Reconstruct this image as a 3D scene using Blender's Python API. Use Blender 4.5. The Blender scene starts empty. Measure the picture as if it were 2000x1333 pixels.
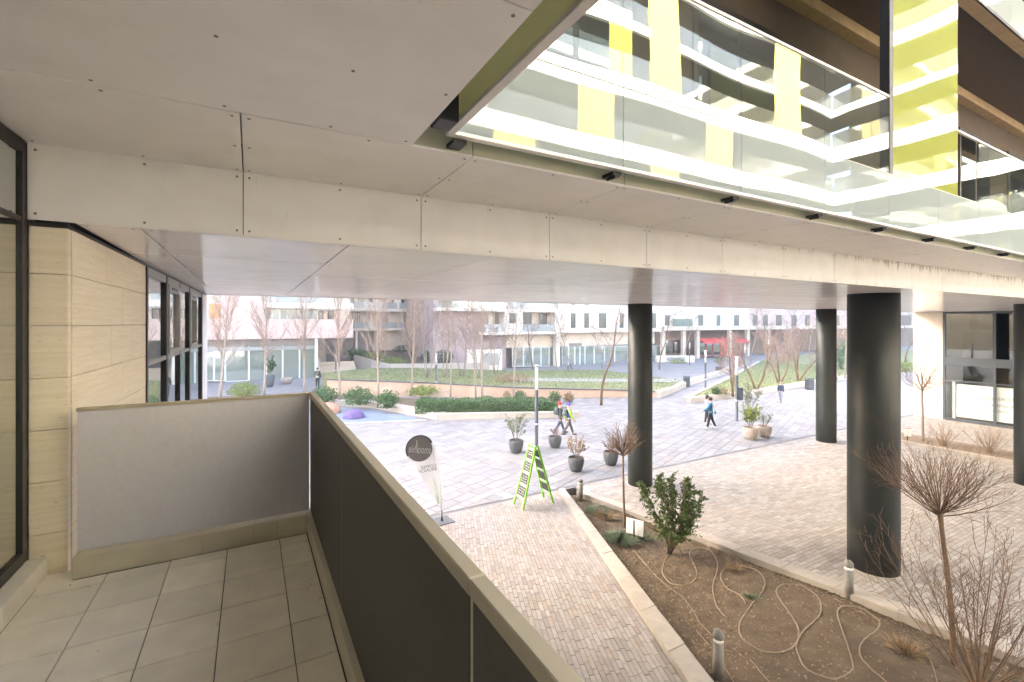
import bpy, math, random
from mathutils import Vector, Matrix

# ------------------------------------------------------------------ camera, sky, sun, exposure
sc = bpy.context.scene
CAMZ = 1.6                                   # eye height above the balcony floor (z = 0)
YAW = math.atan(510.0 / 912.0)               # the view is turned this far right of +Y
cd = bpy.data.cameras.new("camera")
cam = bpy.data.objects.new("camera", cd)
sc.collection.objects.link(cam)
cd.sensor_width = 36.0
cd.lens = 36.0 * 912.0 / 2000.0
cd.shift_y = -34.5 / 2000.0
cd.clip_start = 0.05
cd.clip_end = 2000.0
cam.location = (0, 0, CAMZ)
cam.rotation_euler = (math.pi / 2, 0, -YAW)
sc.camera = cam

SUN_EL = math.radians(25)
SUN_AZ = math.radians(328)                   # clockwise from +Y, towards the sun
world = bpy.data.worlds.new("World")
sc.world = world
world.use_nodes = True
wn = world.node_tree.nodes
wl = world.node_tree.links
bg = wn["Background"]
sky = wn.new("ShaderNodeTexSky")
sky.sky_type = 'NISHITA'
sky.sun_disc = False
sky.sun_elevation = SUN_EL
sky.sun_rotation = SUN_AZ
sky.air_density = 0.8
sky.dust_density = 5.0
sky.ozone_density = 0.3
wl.new(sky.outputs[0], bg.inputs[0])
bg.inputs[1].default_value = 0.15
sd = bpy.data.lights.new("sun", 'SUN')
sun = bpy.data.objects.new("sun", sd)
sc.collection.objects.link(sun)
sd.energy = 4.8
sd.angle = math.radians(0.5)
sd.color = (1.0, 0.93, 0.83)
tosun = Vector((math.sin(SUN_AZ) * math.cos(SUN_EL), math.cos(SUN_AZ) * math.cos(SUN_EL), math.sin(SUN_EL)))
sun.rotation_euler = (-tosun).to_track_quat('-Z', 'Y').to_euler()
sun.location = tosun * 60
sc.view_settings.view_transform = 'Standard'
sc.view_settings.look = 'None'
sc.view_settings.gamma = 1.0
sc.view_settings.use_curve_mapping = False
sc.view_settings.exposure = 3.93
sc.cycles.max_bounces = 14
sc.cycles.diffuse_bounces = 8
sc.cycles.glossy_bounces = 4
sc.cycles.transmission_bounces = 6
sc.cycles.transparent_max_bounces = 12
sc.cycles.use_denoising = True
sc.cycles.sample_clamp_indirect = 0.0

# ------------------------------------------------------------------ helpers
rng = random.Random(7)
C = sc.collection
SY, CY = math.sin(YAW), math.cos(YAW)
GZ = -3.8                                    # plaza level
def ray(u, v):
    r = (u - 1000) / 912.0
    return Vector((SY + r * CY, CY - r * SY, (632.0 - v) / 912.0))
def g(u, v, z=GZ):                           # a point of the horizontal plane z, seen in that direction
    d = ray(u, v); p = Vector((0, 0, CAMZ)) + d * ((z - CAMZ) / d.z)
    return p
def wy(u, v, y):                             # a point of the vertical plane Y = y
    d = ray(u, v); return Vector((0, 0, CAMZ)) + d * (y / d.y)
def proj(p):
    x, y, z = p[0], p[1], p[2] - CAMZ
    d = x * SY + y * CY
    if d < 0.05: return None
    return (1000 + 912 * (x * CY - y * SY) / d, 632 - 912 * z / d, d)

class MB:
    """collects geometry for one mesh"""
    def __init__(s): s.v = []; s.f = []; s.m = []; s.r = None; s.sm = []
    def add(s, vs, fs, mi=0, smooth=False):
        o = len(s.v); s.v.extend([tuple(p) for p in vs])
        for f in fs:
            s.f.append(tuple(i + o for i in f)); s.m.append(mi); s.sm.append(smooth)
        return s
    def box(s, a, b, mi=0, M=None):
        x0, y0, z0 = a; x1, y1, z1 = b
        vs = [(x0,y0,z0),(x1,y0,z0),(x1,y1,z0),(x0,y1,z0),(x0,y0,z1),(x1,y0,z1),(x1,y1,z1),(x0,y1,z1)]
        if M: vs = [M @ Vector(p) for p in vs]
        return s.add(vs, [(3,2,1,0),(4,5,6,7),(0,1,5,4),(1,2,6,5),(2,3,7,6),(3,0,4,7)], mi)
    def cbox(s, a, b, c=0.004, mi=0, M=None):
        """box with chamfered edges"""
        lo = [min(a[i], b[i]) for i in range(3)]; hi = [max(a[i], b[i]) for i in range(3)]
        c = min(c, *[(hi[i]-lo[i])*0.45 for i in range(3)])
        vs = []; idx = {}
        for sx in (0,1):
            for sy in (0,1):
                for sz in (0,1):
                    S = (sx,sy,sz)
                    for ax in range(3):
                        p = [ (hi[i]-c if S[i] else lo[i]+c) for i in range(3)]
                        p[ax] = hi[ax] if S[ax] else lo[ax]
                        idx[(S,ax)] = len(vs); vs.append(tuple(p))
        fs = []
        for ax in range(3):
            b_, c_ = (ax+1)%3, (ax+2)%3
            for sv in (0,1):
                q = []
                for (i,j) in ((0,0),(1,0),(1,1),(0,1)):
                    S = [0,0,0]; S[ax]=sv; S[b_]=i; S[c_]=j
                    q.append(idx[(tuple(S),ax)])
                fs.append(tuple(q if sv else q[::-1]))
            for i in (0,1):
                for j in (0,1):
                    S0=[0,0,0]; S0[b_]=i; S0[c_]=j; S1=list(S0); S1[ax]=1
                    S0=tuple(S0); S1=tuple(S1)
                    q=[idx[(S0,b_)],idx[(S1,b_)],idx[(S1,c_)],idx[(S0,c_)]]
                    fs.append(tuple(q if (i==j) else q[::-1]))
        for sx in (0,1):
            for sy in (0,1):
                for sz in (0,1):
                    S=(sx,sy,sz); q=[idx[(S,0)],idx[(S,1)],idx[(S,2)]]
                    fs.append(tuple(q if (sx+sy+sz)%2 else q[::-1]))
        if M: vs = [M @ Vector(p) for p in vs]
        return s.add(vs, fs, mi)
    def prism(s, poly, z0, z1, mi=0, bottom=True):
        n = len(poly)
        ar = sum(poly[i][0]*poly[(i+1)%n][1]-poly[(i+1)%n][0]*poly[i][1] for i in range(n))
        if ar < 0: poly = poly[::-1]
        f0 = (lambda p: z0) if not callable(z0) else z0
        f1 = (lambda p: z1) if not callable(z1) else z1
        vs = [(p[0],p[1],f0(p)) for p in poly]+[(p[0],p[1],f1(p)) for p in poly]
        fs = [tuple(range(n,2*n))]
        if bottom: fs.append(tuple(range(n-1,-1,-1)))
        for i in range(n):
            j=(i+1)%n; fs.append((i,j,n+j,n+i))
        return s.add(vs, fs, mi)
    def tube(s, pts, rad, k=8, mi=0, cap=True, smooth=True):
        """tapered tube along points; rad a number or list"""
        n = len(pts); pts = [Vector(p) for p in pts]
        if not isinstance(rad, (list, tuple)): rad = [rad]*n
        vs = []; up = None
        for i in range(n):
            t = (pts[min(i+1,n-1)]-pts[max(i-1,0)])
            if t.length < 1e-9: t = Vector((0,0,1))
            t.normalize()
            if up is None:
                up = Vector((0,0,1)) if abs(t.z) < 0.9 else Vector((1,0,0))
            a = t.cross(up)
            if a.length < 1e-6: a = t.orthogonal()
            a.normalize(); b = a.cross(t); up = b
            for j in range(k):
                an = 2*math.pi*j/k
                vs.append(pts[i]+ (a*math.cos(an)+b*math.sin(an))*rad[i])
        fs = []
        for i in range(n-1):
            for j in range(k):
                j2=(j+1)%k
                fs.append((i*k+j,(i+1)*k+j,(i+1)*k+j2,i*k+j2))
        s.add(vs, fs, mi, smooth)
        if cap:
            o = len(s.v)-len(vs)
            s.f.append(tuple(o+j for j in range(k))); s.m.append(mi); s.sm.append(False)
            s.f.append(tuple(o+(n-1)*k+j for j in range(k-1,-1,-1))); s.m.append(mi); s.sm.append(False)
        return s
    def lathe(s, prof, k=24, mi=0, at=(0,0,0), smooth=True, sx=1, sy=1):
        """profile [(r,z)...] from bottom to top"""
        vs=[]; fs=[]; n=len(prof)
        for (r,z) in prof:
            for j in range(k):
                an=2*math.pi*j/k
                vs.append((at[0]+r*math.cos(an)*sx, at[1]+r*math.sin(an)*sy, at[2]+z))
        for i in range(n-1):
            for j in range(k):
                j2=(j+1)%k; fs.append((i*k+j,i*k+j2,(i+1)*k+j2,(i+1)*k+j))
        s.add(vs,fs,mi,smooth)
        o=len(s.v)-len(vs)
        if prof[0][0]>1e-4: s.f.append(tuple(o+j for j in range(k-1,-1,-1))); s.m.append(mi); s.sm.append(False)
        if prof[-1][0]>1e-4: s.f.append(tuple(o+(n-1)*k+j for j in range(k))); s.m.append(mi); s.sm.append(False)
        return s
    def quad(s, a, b, c, d, mi=0): return s.add([a,b,c,d],[(0,1,2,3)],mi)
    def mesh(s, name, mats):
        me = bpy.data.meshes.new(name)
        me.from_pydata(s.v, [], s.f)
        if not isinstance(mats,(list,tuple)): mats=[mats]
        for m in mats: me.materials.append(m)
        me.polygons.foreach_set('material_index', s.m)
        me.polygons.foreach_set('use_smooth', s.sm)
        if s.r is not None:
            at = me.attributes.new('piece', 'FLOAT', 'FACE')
            at.data.foreach_set('value', s.r)
        me.update()
        return me
    def build(s, name, mats, parent=None, loc=(0,0,0), rz=0, kind=None, label=None, cat=None, group=None):
        return link(name, s.mesh(name, mats), parent, loc, rz, kind, label, cat, group)

def link(name, data, parent=None, loc=(0,0,0), rz=0, kind=None, label=None, cat=None, group=None):
    o = bpy.data.objects.new(name, data); C.objects.link(o)
    o.location = loc; o.rotation_euler = (0,0,rz)
    if parent: o.parent = parent
    tag(o, label, cat, group, kind)
    return o
def tag(o, label=None, cat=None, group=None, kind=None):
    if label: o['label']=label
    if cat: o['category']=cat
    if group: o['group']=group
    if kind: o['kind']=kind
    return o
def thing(name, label, cat, loc=(0,0,0), rz=0, group=None):
    return link(name, None, None, loc, rz, None, label, cat, group)
def copy_tree(o, parent=None):
    c = o.copy(); C.objects.link(c); c.parent = parent
    for ch in list(o.children): copy_tree(ch, c)
    return c
def clip(poly, planes):
    """convex clip of a 2-D polygon; planes (a,b,c): keep a*x+b*y+c >= 0"""
    for (a,b,c) in planes:
        out=[]; n=len(poly)
        for i in range(n):
            p,q=poly[i],poly[(i+1)%n]
            dp=a*p[0]+b*p[1]+c; dq=a*q[0]+b*q[1]+c
            if dp>=0: out.append(p)
            if (dp>=0)!=(dq>=0):
                t=dp/(dp-dq); out.append((p[0]+(q[0]-p[0])*t,p[1]+(q[1]-p[1])*t))
        poly=out
        if len(poly)<3: return []
    return poly
def side(p, q):
    """half-plane to the LEFT of the line p->q"""
    dx,dy=q[0]-p[0],q[1]-p[1]; l=math.hypot(dx,dy)
    a,b=-dy/l,dx/l
    return (a,b,-(a*p[0]+b*p[1]))
def parea(poly):
    n=len(poly); return abs(sum(poly[i][0]*poly[(i+1)%n][1]-poly[(i+1)%n][0]*poly[i][1] for i in range(n)))/2

# ------------------------------------------------------------------ materials
def newmat(name):
    m = bpy.data.materials.new(name); m.use_nodes = True
    nt = m.node_tree; b = nt.nodes['Principled BSDF']
    return m, nt, nt.nodes, nt.links, b
def mat(name, col, rough=0.6, var=0.12, scale=6.0, bump=0.0, bscale=60.0, rnd=0.0, metal=0.0, spec=0.5,
        stretch=None, hue=None, coat=0.0, dirt=None, dscale=1.5, damt=0.5, trans=0.0):
    """one-colour surface with grain, piece-to-piece variation, optional stains and fine relief"""
    m, nt, N, L, b = newmat(name)
    geo = N.new('ShaderNodeNewGeometry')
    mp = N.new('ShaderNodeMapping')
    if stretch: mp.inputs['Scale'].default_value = stretch
    L.new(geo.outputs['Position'], mp.inputs['Vector'])
    n1 = N.new('ShaderNodeTexNoise'); n1.inputs['Scale'].default_value = scale; n1.inputs['Detail'].default_value = 6
    L.new(mp.outputs[0], n1.inputs['Vector'])
    mr = N.new('ShaderNodeMapRange')
    mr.inputs['From Min'].default_value=0.25; mr.inputs['From Max'].default_value=0.75
    mr.inputs['To Min'].default_value=1-var; mr.inputs['To Max'].default_value=1+var
    L.new(n1.outputs['Fac'], mr.inputs['Value'])
    val = mr.outputs[0]
    colout = None
    if rnd or hue:
        oi = N.new('ShaderNodeObjectInfo'); at = N.new('ShaderNodeAttribute'); at.attribute_name='piece'
        ad = N.new('ShaderNodeMath'); ad.operation='ADD'
        L.new(oi.outputs['Random'], ad.inputs[0]); L.new(at.outputs['Fac'], ad.inputs[1])
        fr = N.new('ShaderNodeMath'); fr.operation='FRACT'; L.new(ad.outputs[0], fr.inputs[0])
        m2 = N.new('ShaderNodeMapRange'); m2.inputs['To Min'].default_value=1-rnd; m2.inputs['To Max'].default_value=1+rnd
        L.new(fr.outputs[0], m2.inputs['Value'])
        mu = N.new('ShaderNodeMath'); mu.operation='MULTIPLY'; L.new(val, mu.inputs[0]); L.new(m2.outputs[0], mu.inputs[1])
        val = mu.outputs[0]
        if hue:
            cr = N.new('ShaderNodeValToRGB'); cr.color_ramp.interpolation='CONSTANT'
            els = cr.color_ramp.elements
            while len(els)>1: els.remove(els[-1])
            for i,c in enumerate(hue):
                e = els[0] if i==0 else els.new(i/len(hue))
                e.position=i/len(hue); e.color=(*c,1)
            f2 = N.new('ShaderNodeMath'); f2.operation='MULTIPLY'; f2.inputs[1].default_value=7.31; L.new(fr.outputs[0], f2.inputs[0])
            f3 = N.new('ShaderNodeMath'); f3.operation='FRACT'; L.new(f2.outputs[0], f3.inputs[0])
            L.new(f3.outputs[0], cr.inputs[0]); colout = cr.outputs[0]
    mix = N.new('ShaderNodeVectorMath'); mix.operation='SCALE'
    if colout: L.new(colout, mix.inputs[0])
    else: mix.inputs[0].default_value = col
    L.new(val, mix.inputs['Scale'])
    out = mix.outputs[0]
    if dirt:
        n2 = N.new('ShaderNodeTexNoise'); n2.inputs['Scale'].default_value=dscale; n2.inputs['Detail'].default_value=8; n2.inputs['Roughness'].default_value=0.65
        L.new(geo.outputs['Position'], n2.inputs['Vector'])
        m3 = N.new('ShaderNodeMapRange'); m3.inputs['From Min'].default_value=0.5; m3.inputs['From Max'].default_value=0.72; m3.inputs['To Max'].default_value=damt
        L.new(n2.outputs['Fac'], m3.inputs['Value'])
        mx = N.new('ShaderNodeMix'); mx.data_type='RGBA'
        L.new(m3.outputs[0], mx.inputs[0]); L.new(out, mx.inputs[6]); mx.inputs[7].default_value=(*dirt,1)
        out = mx.outputs[2]
    L.new(out, b.inputs['Base Color'])
    b.inputs['Roughness'].default_value = rough
    b.inputs['Metallic'].default_value = metal
    b.inputs['Specular IOR Level'].default_value = spec
    b.inputs['Coat Weight'].default_value = coat
    b.inputs['Coat Roughness'].default_value = 0.12
    if trans:
        b.inputs['Subsurface Weight'].default_value = 0
    if bump:
        n3 = N.new('ShaderNodeTexNoise'); n3.inputs['Scale'].default_value=bscale; n3.inputs['Detail'].default_value=5
        L.new(mp.outputs[0], n3.inputs['Vector'])
        bp = N.new('ShaderNodeBump'); bp.inputs['Strength'].default_value=bump; bp.inputs['Distance'].default_value=0.02
        L.new(n3.outputs['Fac'], bp.inputs['Height']); L.new(bp.outputs[0], b.inputs['Normal'])
    return m
def leafmat(name, col, var=0.35, rough=0.5, tr=0.35):
    """leaf: piece-to-piece colour, light passes through"""
    m, nt, N, L, b = newmat(name)
    at = N.new('ShaderNodeAttribute'); at.attribute_name='piece'
    m2 = N.new('ShaderNodeMapRange'); m2.inputs['To Min'].default_value=1-var; m2.inputs['To Max'].default_value=1+var
    L.new(at.outputs['Fac'], m2.inputs['Value'])
    sc_ = N.new('ShaderNodeVectorMath'); sc_.operation='SCALE'; sc_.inputs[0].default_value=col
    L.new(m2.outputs[0], sc_.inputs['Scale']); L.new(sc_.outputs[0], b.inputs['Base Color'])
    b.inputs['Roughness'].default_value=rough
    t = N.new('ShaderNodeBsdfTranslucent'); L.new(sc_.outputs[0], t.inputs[0])
    mx = N.new('ShaderNodeMixShader'); mx.inputs[0].default_value=tr
    L.new(b.outputs[0], mx.inputs[1]); L.new(t.outputs[0], mx.inputs[2])
    L.new(mx.outputs[0], N['Material Output'].inputs[0])
    return m
def glass(name, tint=(0.9,0.95,0.93), refl=0.12, wave=0.0, wscale=0.8, body=None, bodyamt=0.0, graz=0.6):
    """float glass: see-through, mirroring (more at grazing angles), optionally coated or frosted (body colour), slightly wavy"""
    m, nt, N, L, b = newmat(name)
    N.remove(b)
    tr = N.new('ShaderNodeBsdfTransparent'); tr.inputs[0].default_value=(*tint,1)
    gl = N.new('ShaderNodeBsdfGlossy'); gl.inputs['Roughness'].default_value=0.0; gl.inputs[0].default_value=(0.95,0.97,0.96,1)
    lw = N.new('ShaderNodeLayerWeight'); lw.inputs['Blend'].default_value=0.25
    mr = N.new('ShaderNodeMapRange'); mr.inputs['To Min'].default_value=refl; mr.inputs['To Max'].default_value=min(1,refl+graz)
    L.new(lw.outputs['Facing'], mr.inputs['Value'])
    if wave:
        geo=N.new('ShaderNodeNewGeometry'); no=N.new('ShaderNodeTexNoise'); no.inputs['Scale'].default_value=wscale; no.inputs['Detail'].default_value=0
        L.new(geo.outputs['Position'], no.inputs['Vector'])
        bp=N.new('ShaderNodeBump'); bp.inputs['Strength'].default_value=1.0; bp.inputs['Distance'].default_value=wave
        L.new(no.outputs['Fac'], bp.inputs['Height']); L.new(bp.outputs[0], gl.inputs['Normal'])
    base = tr.outputs[0]
    if body:
        df = N.new('ShaderNodeBsdfDiffuse'); df.inputs[0].default_value=(*body,1)
        tl = N.new('ShaderNodeBsdfTranslucent'); tl.inputs[0].default_value=(*body,1)
        m1 = N.new('ShaderNodeMixShader'); m1.inputs[0].default_value=0.4
        L.new(df.outputs[0], m1.inputs[1]); L.new(tl.outputs[0], m1.inputs[2])
        m0 = N.new('ShaderNodeMixShader'); m0.inputs[0].default_value=bodyamt
        L.new(tr.outputs[0], m0.inputs[1]); L.new(m1.outputs[0], m0.inputs[2]); base = m0.outputs[0]
    mx = N.new('ShaderNodeMixShader'); L.new(mr.outputs[0], mx.inputs[0])
    L.new(base, mx.inputs[1]); L.new(gl.outputs[0], mx.inputs[2])
    L.new(mx.outputs[0], N['Material Output'].inputs[0])
    return m
def travertine(name, c1, c2):
    m, nt, N, L, b = newmat(name)
    geo=N.new('ShaderNodeNewGeometry'); oi=N.new('ShaderNodeObjectInfo')
    off=N.new('ShaderNodeVectorMath'); off.operation='SCALE'; off.inputs[0].default_value=(3.1,5.7,9.3); L.new(oi.outputs['Random'], off.inputs['Scale'])
    add=N.new('ShaderNodeVectorMath'); add.operation='ADD'; L.new(geo.outputs['Position'], add.inputs[0]); L.new(off.outputs[0], add.inputs[1])
    mp=N.new('ShaderNodeMapping'); mp.inputs['Scale'].default_value=(1.1,1.1,26); mp.inputs['Rotation'].default_value=(0.05,0.06,0)
    L.new(add.outputs[0], mp.inputs['Vector'])
    n=N.new('ShaderNodeTexNoise'); n.inputs['Scale'].default_value=1.7; n.inputs['Detail'].default_value=9; n.inputs['Roughness'].default_value=0.62; n.inputs['Distortion'].default_value=0.25
    L.new(mp.outputs[0], n.inputs['Vector'])
    cr=N.new('ShaderNodeValToRGB'); e=cr.color_ramp.elements
    e[0].position=0.3; e[0].color=(*c2,1); e[1].position=0.7; e[1].color=(*c1,1)
    L.new(n.outputs['Fac'], cr.inputs[0])
    mp2=N.new('ShaderNodeMapping'); mp2.inputs['Scale'].default_value=(9,9,40); L.new(add.outputs[0], mp2.inputs['Vector'])
    pits=N.new('ShaderNodeTexNoise'); pits.inputs['Scale'].default_value=2.2; pits.inputs['Detail'].default_value=3; L.new(mp2.outputs[0], pits.inputs['Vector'])
    pr=N.new('ShaderNodeMapRange'); pr.inputs['From Min'].default_value=0.68; pr.inputs['From Max'].default_value=0.74; L.new(pits.outputs['Fac'], pr.inputs['Value'])
    mx=N.new('ShaderNodeMix'); mx.data_type='RGBA'; L.new(pr.outputs[0], mx.inputs[0]); L.new(cr.outputs[0], mx.inputs[6]); mx.inputs[7].default_value=(c2[0]*.45,c2[1]*.42,c2[2]*.38,1)
    L.new(mx.outputs[2], b.inputs['Base Color']); b.inputs['Roughness'].default_value=0.55
    bp=N.new('ShaderNodeBump'); bp.inputs['Strength'].default_value=0.35; bp.inputs['Distance'].default_value=0.004; bp.invert=True
    L.new(pr.outputs[0], bp.inputs['Height']); L.new(bp.outputs[0], b.inputs['Normal'])
    return m

M = {}
M['soffit'] = mat('white_soffit_board', (0.89,0.87,0.845), 0.42, 0.035, 3.0, rnd=0.02, spec=0.4, dirt=(0.66,0.62,0.56), dscale=2.5, damt=0.18)
M['soffit_gloss'] = mat('glossy_soffit_board', (0.90,0.865,0.86), 0.17, 0.04, 3.0, rnd=0.02, spec=0.6, dirt=(0.55,0.50,0.46), dscale=1.2, damt=0.2)
M['fascia'] = mat('fascia_board', (0.80,0.80,0.775), 0.45, 0.04, 4.0, rnd=0.03, dirt=(0.60,0.56,0.49), dscale=3.0, damt=0.22)
M['dark_void'] = mat('dark_backing', (0.03,0.03,0.028), 0.8)
M['screw'] = mat('screw_steel', (0.20,0.19,0.17), 0.45, metal=0.6)
M['tile'] = mat('balcony_tile', (0.76,0.71,0.60), 0.45, 0.09, 5.0, rnd=0.075, dirt=(0.60,0.55,0.45), dscale=2.2, damt=0.5, bump=0.05, bscale=150)
M['grout'] = mat('dark_grout', (0.10,0.095,0.08), 0.9)
M['endpanel'] = mat('grey_fibre_panel', (0.55,0.55,0.585), 0.6, 0.05, 30.0, dirt=(0.47,0.45,0.44), dscale=1.5, damt=0.4)
M['parapet'] = mat('dark_fibre_panel', (0.060,0.058,0.045), 0.5, 0.12, 30.0, rnd=0.08)
M['coping'] = mat('tan_coping', (0.45,0.40,0.29), 0.4, 0.10, 6.0, dirt=(0.30,0.26,0.18), dscale=3.0, damt=0.5)
M['skirting'] = mat('skirting_stone', (0.52,0.48,0.36), 0.45, 0.08, 5.0, rnd=0.05)
M['trav'] = travertine('travertine', (0.82,0.755,0.60), (0.70,0.615,0.455))
M['trav_pale'] = travertine('pale_travertine', (0.72,0.66,0.56), (0.60,0.52,0.42))
M['frame'] = mat('dark_anodised_frame', (0.035,0.034,0.032), 0.4, 0.1, 10, metal=0.3)
M['frame_grey'] = mat('grey_window_frame', (0.30,0.31,0.31), 0.4, 0.1, 10, metal=0.2)
M['white_wall'] = mat('white_render_wall', (0.72,0.71,0.72), 0.7, 0.05, 6)
M['clear'] = glass('clear_glass', (0.80,0.86,0.83), 0.10)
M['win'] = glass('window_glass', (0.55,0.60,0.58), 0.16)
M['strip_glass'] = glass('strip_window_glass', (0.6,0.64,0.62), 0.42, graz=0.5)
M['olive_glass'] = glass('olive_translucent_glass', (0.8,0.82,0.6), 0.05, body=(0.62,0.62,0.42), bodyamt=1.0, graz=0.2)
M['facade_glass'] = glass('coated_balustrade_glass', (0.72,0.76,0.70), 0.19, wave=0.012, wscale=0.62, graz=0.22)
M['facade_white'] = glass('white_printed_glass', (0.8,0.85,0.82), 0.05, wave=0.010, wscale=0.62, body=(0.47,0.53,0.52), bodyamt=0.97, graz=0.3)
M['facade_yellow'] = glass('yellow_glass', (0.80,0.82,0.18), 0.16, wave=0.008, wscale=0.62, body=(0.56,0.60,0.14), bodyamt=0.85, graz=0.3)
M['white_trim'] = mat('white_metal_trim', (0.78,0.75,0.70), 0.35, 0.04, 8)
M['plaza_face'] = mat('plaza_front_cladding', (0.46,0.45,0.43), 0.6, 0.06, 2)
M['olive'] = mat('olive_back_panel', (0.55,0.55,0.41), 0.5, 0.08, 5)
M['brown'] = mat('dark_brown_soffit', (0.075,0.052,0.032), 0.7, 0.15, 5)
M['tan_beam'] = mat('tan_timber_beam', (0.40,0.29,0.16), 0.6, 0.15, 5)
M['column'] = mat('column_paint', (0.020,0.024,0.024), 0.48, 0.16, 3.0, stretch=(1,1,0.3), dirt=(0.06,0.058,0.042), dscale=1.8, damt=0.4, spec=0.34)
M['ground'] = mat('ground_base', (0.22,0.20,0.18), 0.9)
M['slab'] = mat('plaza_slab', (0.45,0.42,0.45), 0.7, 0.10, 3.5, rnd=0.10, bump=0.12, bscale=70,
   hue=[(0.188,0.182,0.184),(0.219,0.214,0.214),(0.162,0.155,0.159),(0.20,0.187,0.184),(0.177,0.172,0.18)], dirt=(0.132,0.126,0.126), dscale=1.1, damt=0.35)
M['slab_joint'] = mat('plaza_joint', (0.27,0.25,0.26), 0.9, 0.2, 8)
M['brick'] = mat('clinker_brick', (0.40,0.33,0.27), 0.7, 0.14, 9, rnd=0.09, bump=0.12, bscale=90,
   hue=[(0.235,0.209,0.19),(0.258,0.234,0.216),(0.212,0.186,0.167),(0.238,0.215,0.198),(0.248,0.226,0.21),(0.20,0.174,0.157),(0.235,0.196,0.168)], dirt=(0.262,0.25,0.242), dscale=0.5, damt=0.5)
M['court_brick'] = mat('courtyard_clinker', (0.40,0.35,0.30), 0.7, 0.12, 9, rnd=0.12, bump=0.12, bscale=90,
   hue=[(0.25,0.225,0.199),(0.277,0.255,0.231),(0.223,0.199,0.173),(0.255,0.232,0.21),(0.266,0.246,0.223),(0.209,0.182,0.16),(0.248,0.209,0.179)], dirt=(0.275,0.264,0.25), dscale=0.5, damt=0.5)
M['brick_joint'] = mat('brick_joint', (0.11,0.094,0.078), 0.9, 0.2, 20)
M['drain'] = mat('drain_channel', (0.14,0.13,0.13), 0.6, 0.2, 20)
M['kerb'] = mat('kerb_concrete', (0.305,0.275,0.24), 0.8, 0.10, 7, rnd=0.06, bump=0.15, bscale=60, dirt=(0.20,0.175,0.145), dscale=1.6, damt=0.5)
M['soil'] = mat('bed_soil', (0.092,0.066,0.040), 0.95, 0.30, 3.5, bump=0.6, bscale=25, dirt=(0.15,0.115,0.072), dscale=1.2, damt=0.6)
M['chip'] = mat('bark_chip', (0.30,0.21,0.13), 0.9, 0.2, 30, rnd=0.0, hue=[(0.17,0.122,0.078),(0.10,0.068,0.042),(0.22,0.165,0.112),(0.12,0.083,0.05),(0.06,0.043,0.029)])
M['hose'] = mat('brown_hose', (0.225,0.168,0.115), 0.5, 0.12, 20)
M['bark'] = mat('brown_bark', (0.155,0.10,0.06), 0.85, 0.25, 30)
M['twig'] = mat('red_brown_twig', (0.17,0.105,0.062), 0.8, 0.2, 20)
M['palebark'] = mat('pale_bark', (0.29,0.235,0.19), 0.85, 0.25, 20)
M['paletwig'] = mat('pale_twig', (0.27,0.195,0.15), 0.85, 0.2, 20)
M['purpletwig'] = mat('purplish_twig', (0.24,0.17,0.14), 0.85, 0.2, 20)
M['leaf'] = leafmat('laurel_leaf', (0.060,0.100,0.020))
M['leaf_hedge'] = leafmat('hedge_leaf', (0.060,0.135,0.040))
M['leaf_lime'] = leafmat('lime_leaf', (0.19,0.25,0.045))
M['leaf_olive'] = leafmat('olive_leaf', (0.16,0.20,0.11))
M['leaf_sage'] = leafmat('sage_leaf', (0.15,0.20,0.125))
M['leaf_dry'] = leafmat('dry_leaf', (0.30,0.215,0.12))
M['leaf_dark'] = leafmat('dark_leaf', (0.035,0.085,0.03))
M['grass'] = leafmat('grass_blade', (0.155,0.20,0.06))
M['turf'] = mat('turf', (0.165,0.175,0.072), 0.95, 0.3, 2.0, dirt=(0.26,0.215,0.125), dscale=0.35, damt=0.6)
M['grey_path'] = mat('grey_gravel_path', (0.30,0.27,0.26), 0.9, 0.1, 3)
M['pale_stone'] = mat('pale_seat_stone', (0.42,0.38,0.33), 0.7, 0.08, 4, rnd=0.04, dirt=(0.31,0.28,0.24), dscale=1.5, damt=0.4)
M['ochre_wall'] = mat('ochre_retaining_wall', (0.50,0.35,0.25), 0.85, 0.10, 1.2, dirt=(0.62,0.53,0.43), dscale=0.5, damt=0.8)  # pale patches painted in for sunlight thrown back by windows
M['wallcap'] = mat('dark_wall_cap', (0.09,0.085,0.09), 0.6)
M['rubber_blue'] = mat('blue_rubber', (0.17,0.205,0.26), 0.85, 0.08, 4, dirt=(0.10,0.145,0.24), dscale=0.25, damt=0.95)  # broad patches of a darker blue
M['rubber_purple'] = mat('purple_rubber', (0.105,0.07,0.20), 0.75, 0.08, 6)
M['rubber_orange'] = mat('orange_rubber', (0.36,0.20,0.14), 0.75, 0.08, 6)
M['post'] = mat('slate_post_paint', (0.055,0.068,0.082), 0.4, 0.10, 8)
M['steel'] = mat('brushed_steel', (0.55,0.55,0.56), 0.35, 0.05, 20, metal=0.7)
M['lampglass'] = glass('lamp_glass', (0.93,0.93,0.91), 0.10, body=(0.85,0.84,0.80), bodyamt=0.55)
M['bollard'] = mat('bollard_grey', (0.16,0.155,0.14), 0.5, 0.12, 12)
M['bollard_ring'] = mat('bollard_reflector', (0.85,0.84,0.82), 0.3, 0.05, 10)
M['pot_dark'] = mat('dark_pot', (0.085,0.090,0.100), 0.7, 0.12, 12, bump=0.1)
M['pot_taupe'] = mat('taupe_pot', (0.34,0.29,0.25), 0.75, 0.10, 12, bump=0.1)
M['potsoil'] = mat('pot_soil', (0.07,0.05,0.035), 0.95)
M['lime_paint'] = mat('lime_green_paint', (0.19,0.50,0.02), 0.45, 0.08, 15)
M['mint_board'] = mat('pale_green_rung', (0.27,0.44,0.24), 0.55, 0.06, 15)
M['chalkboard'] = mat('chalkboard', (0.035,0.037,0.042), 0.7, 0.15, 20)
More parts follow.
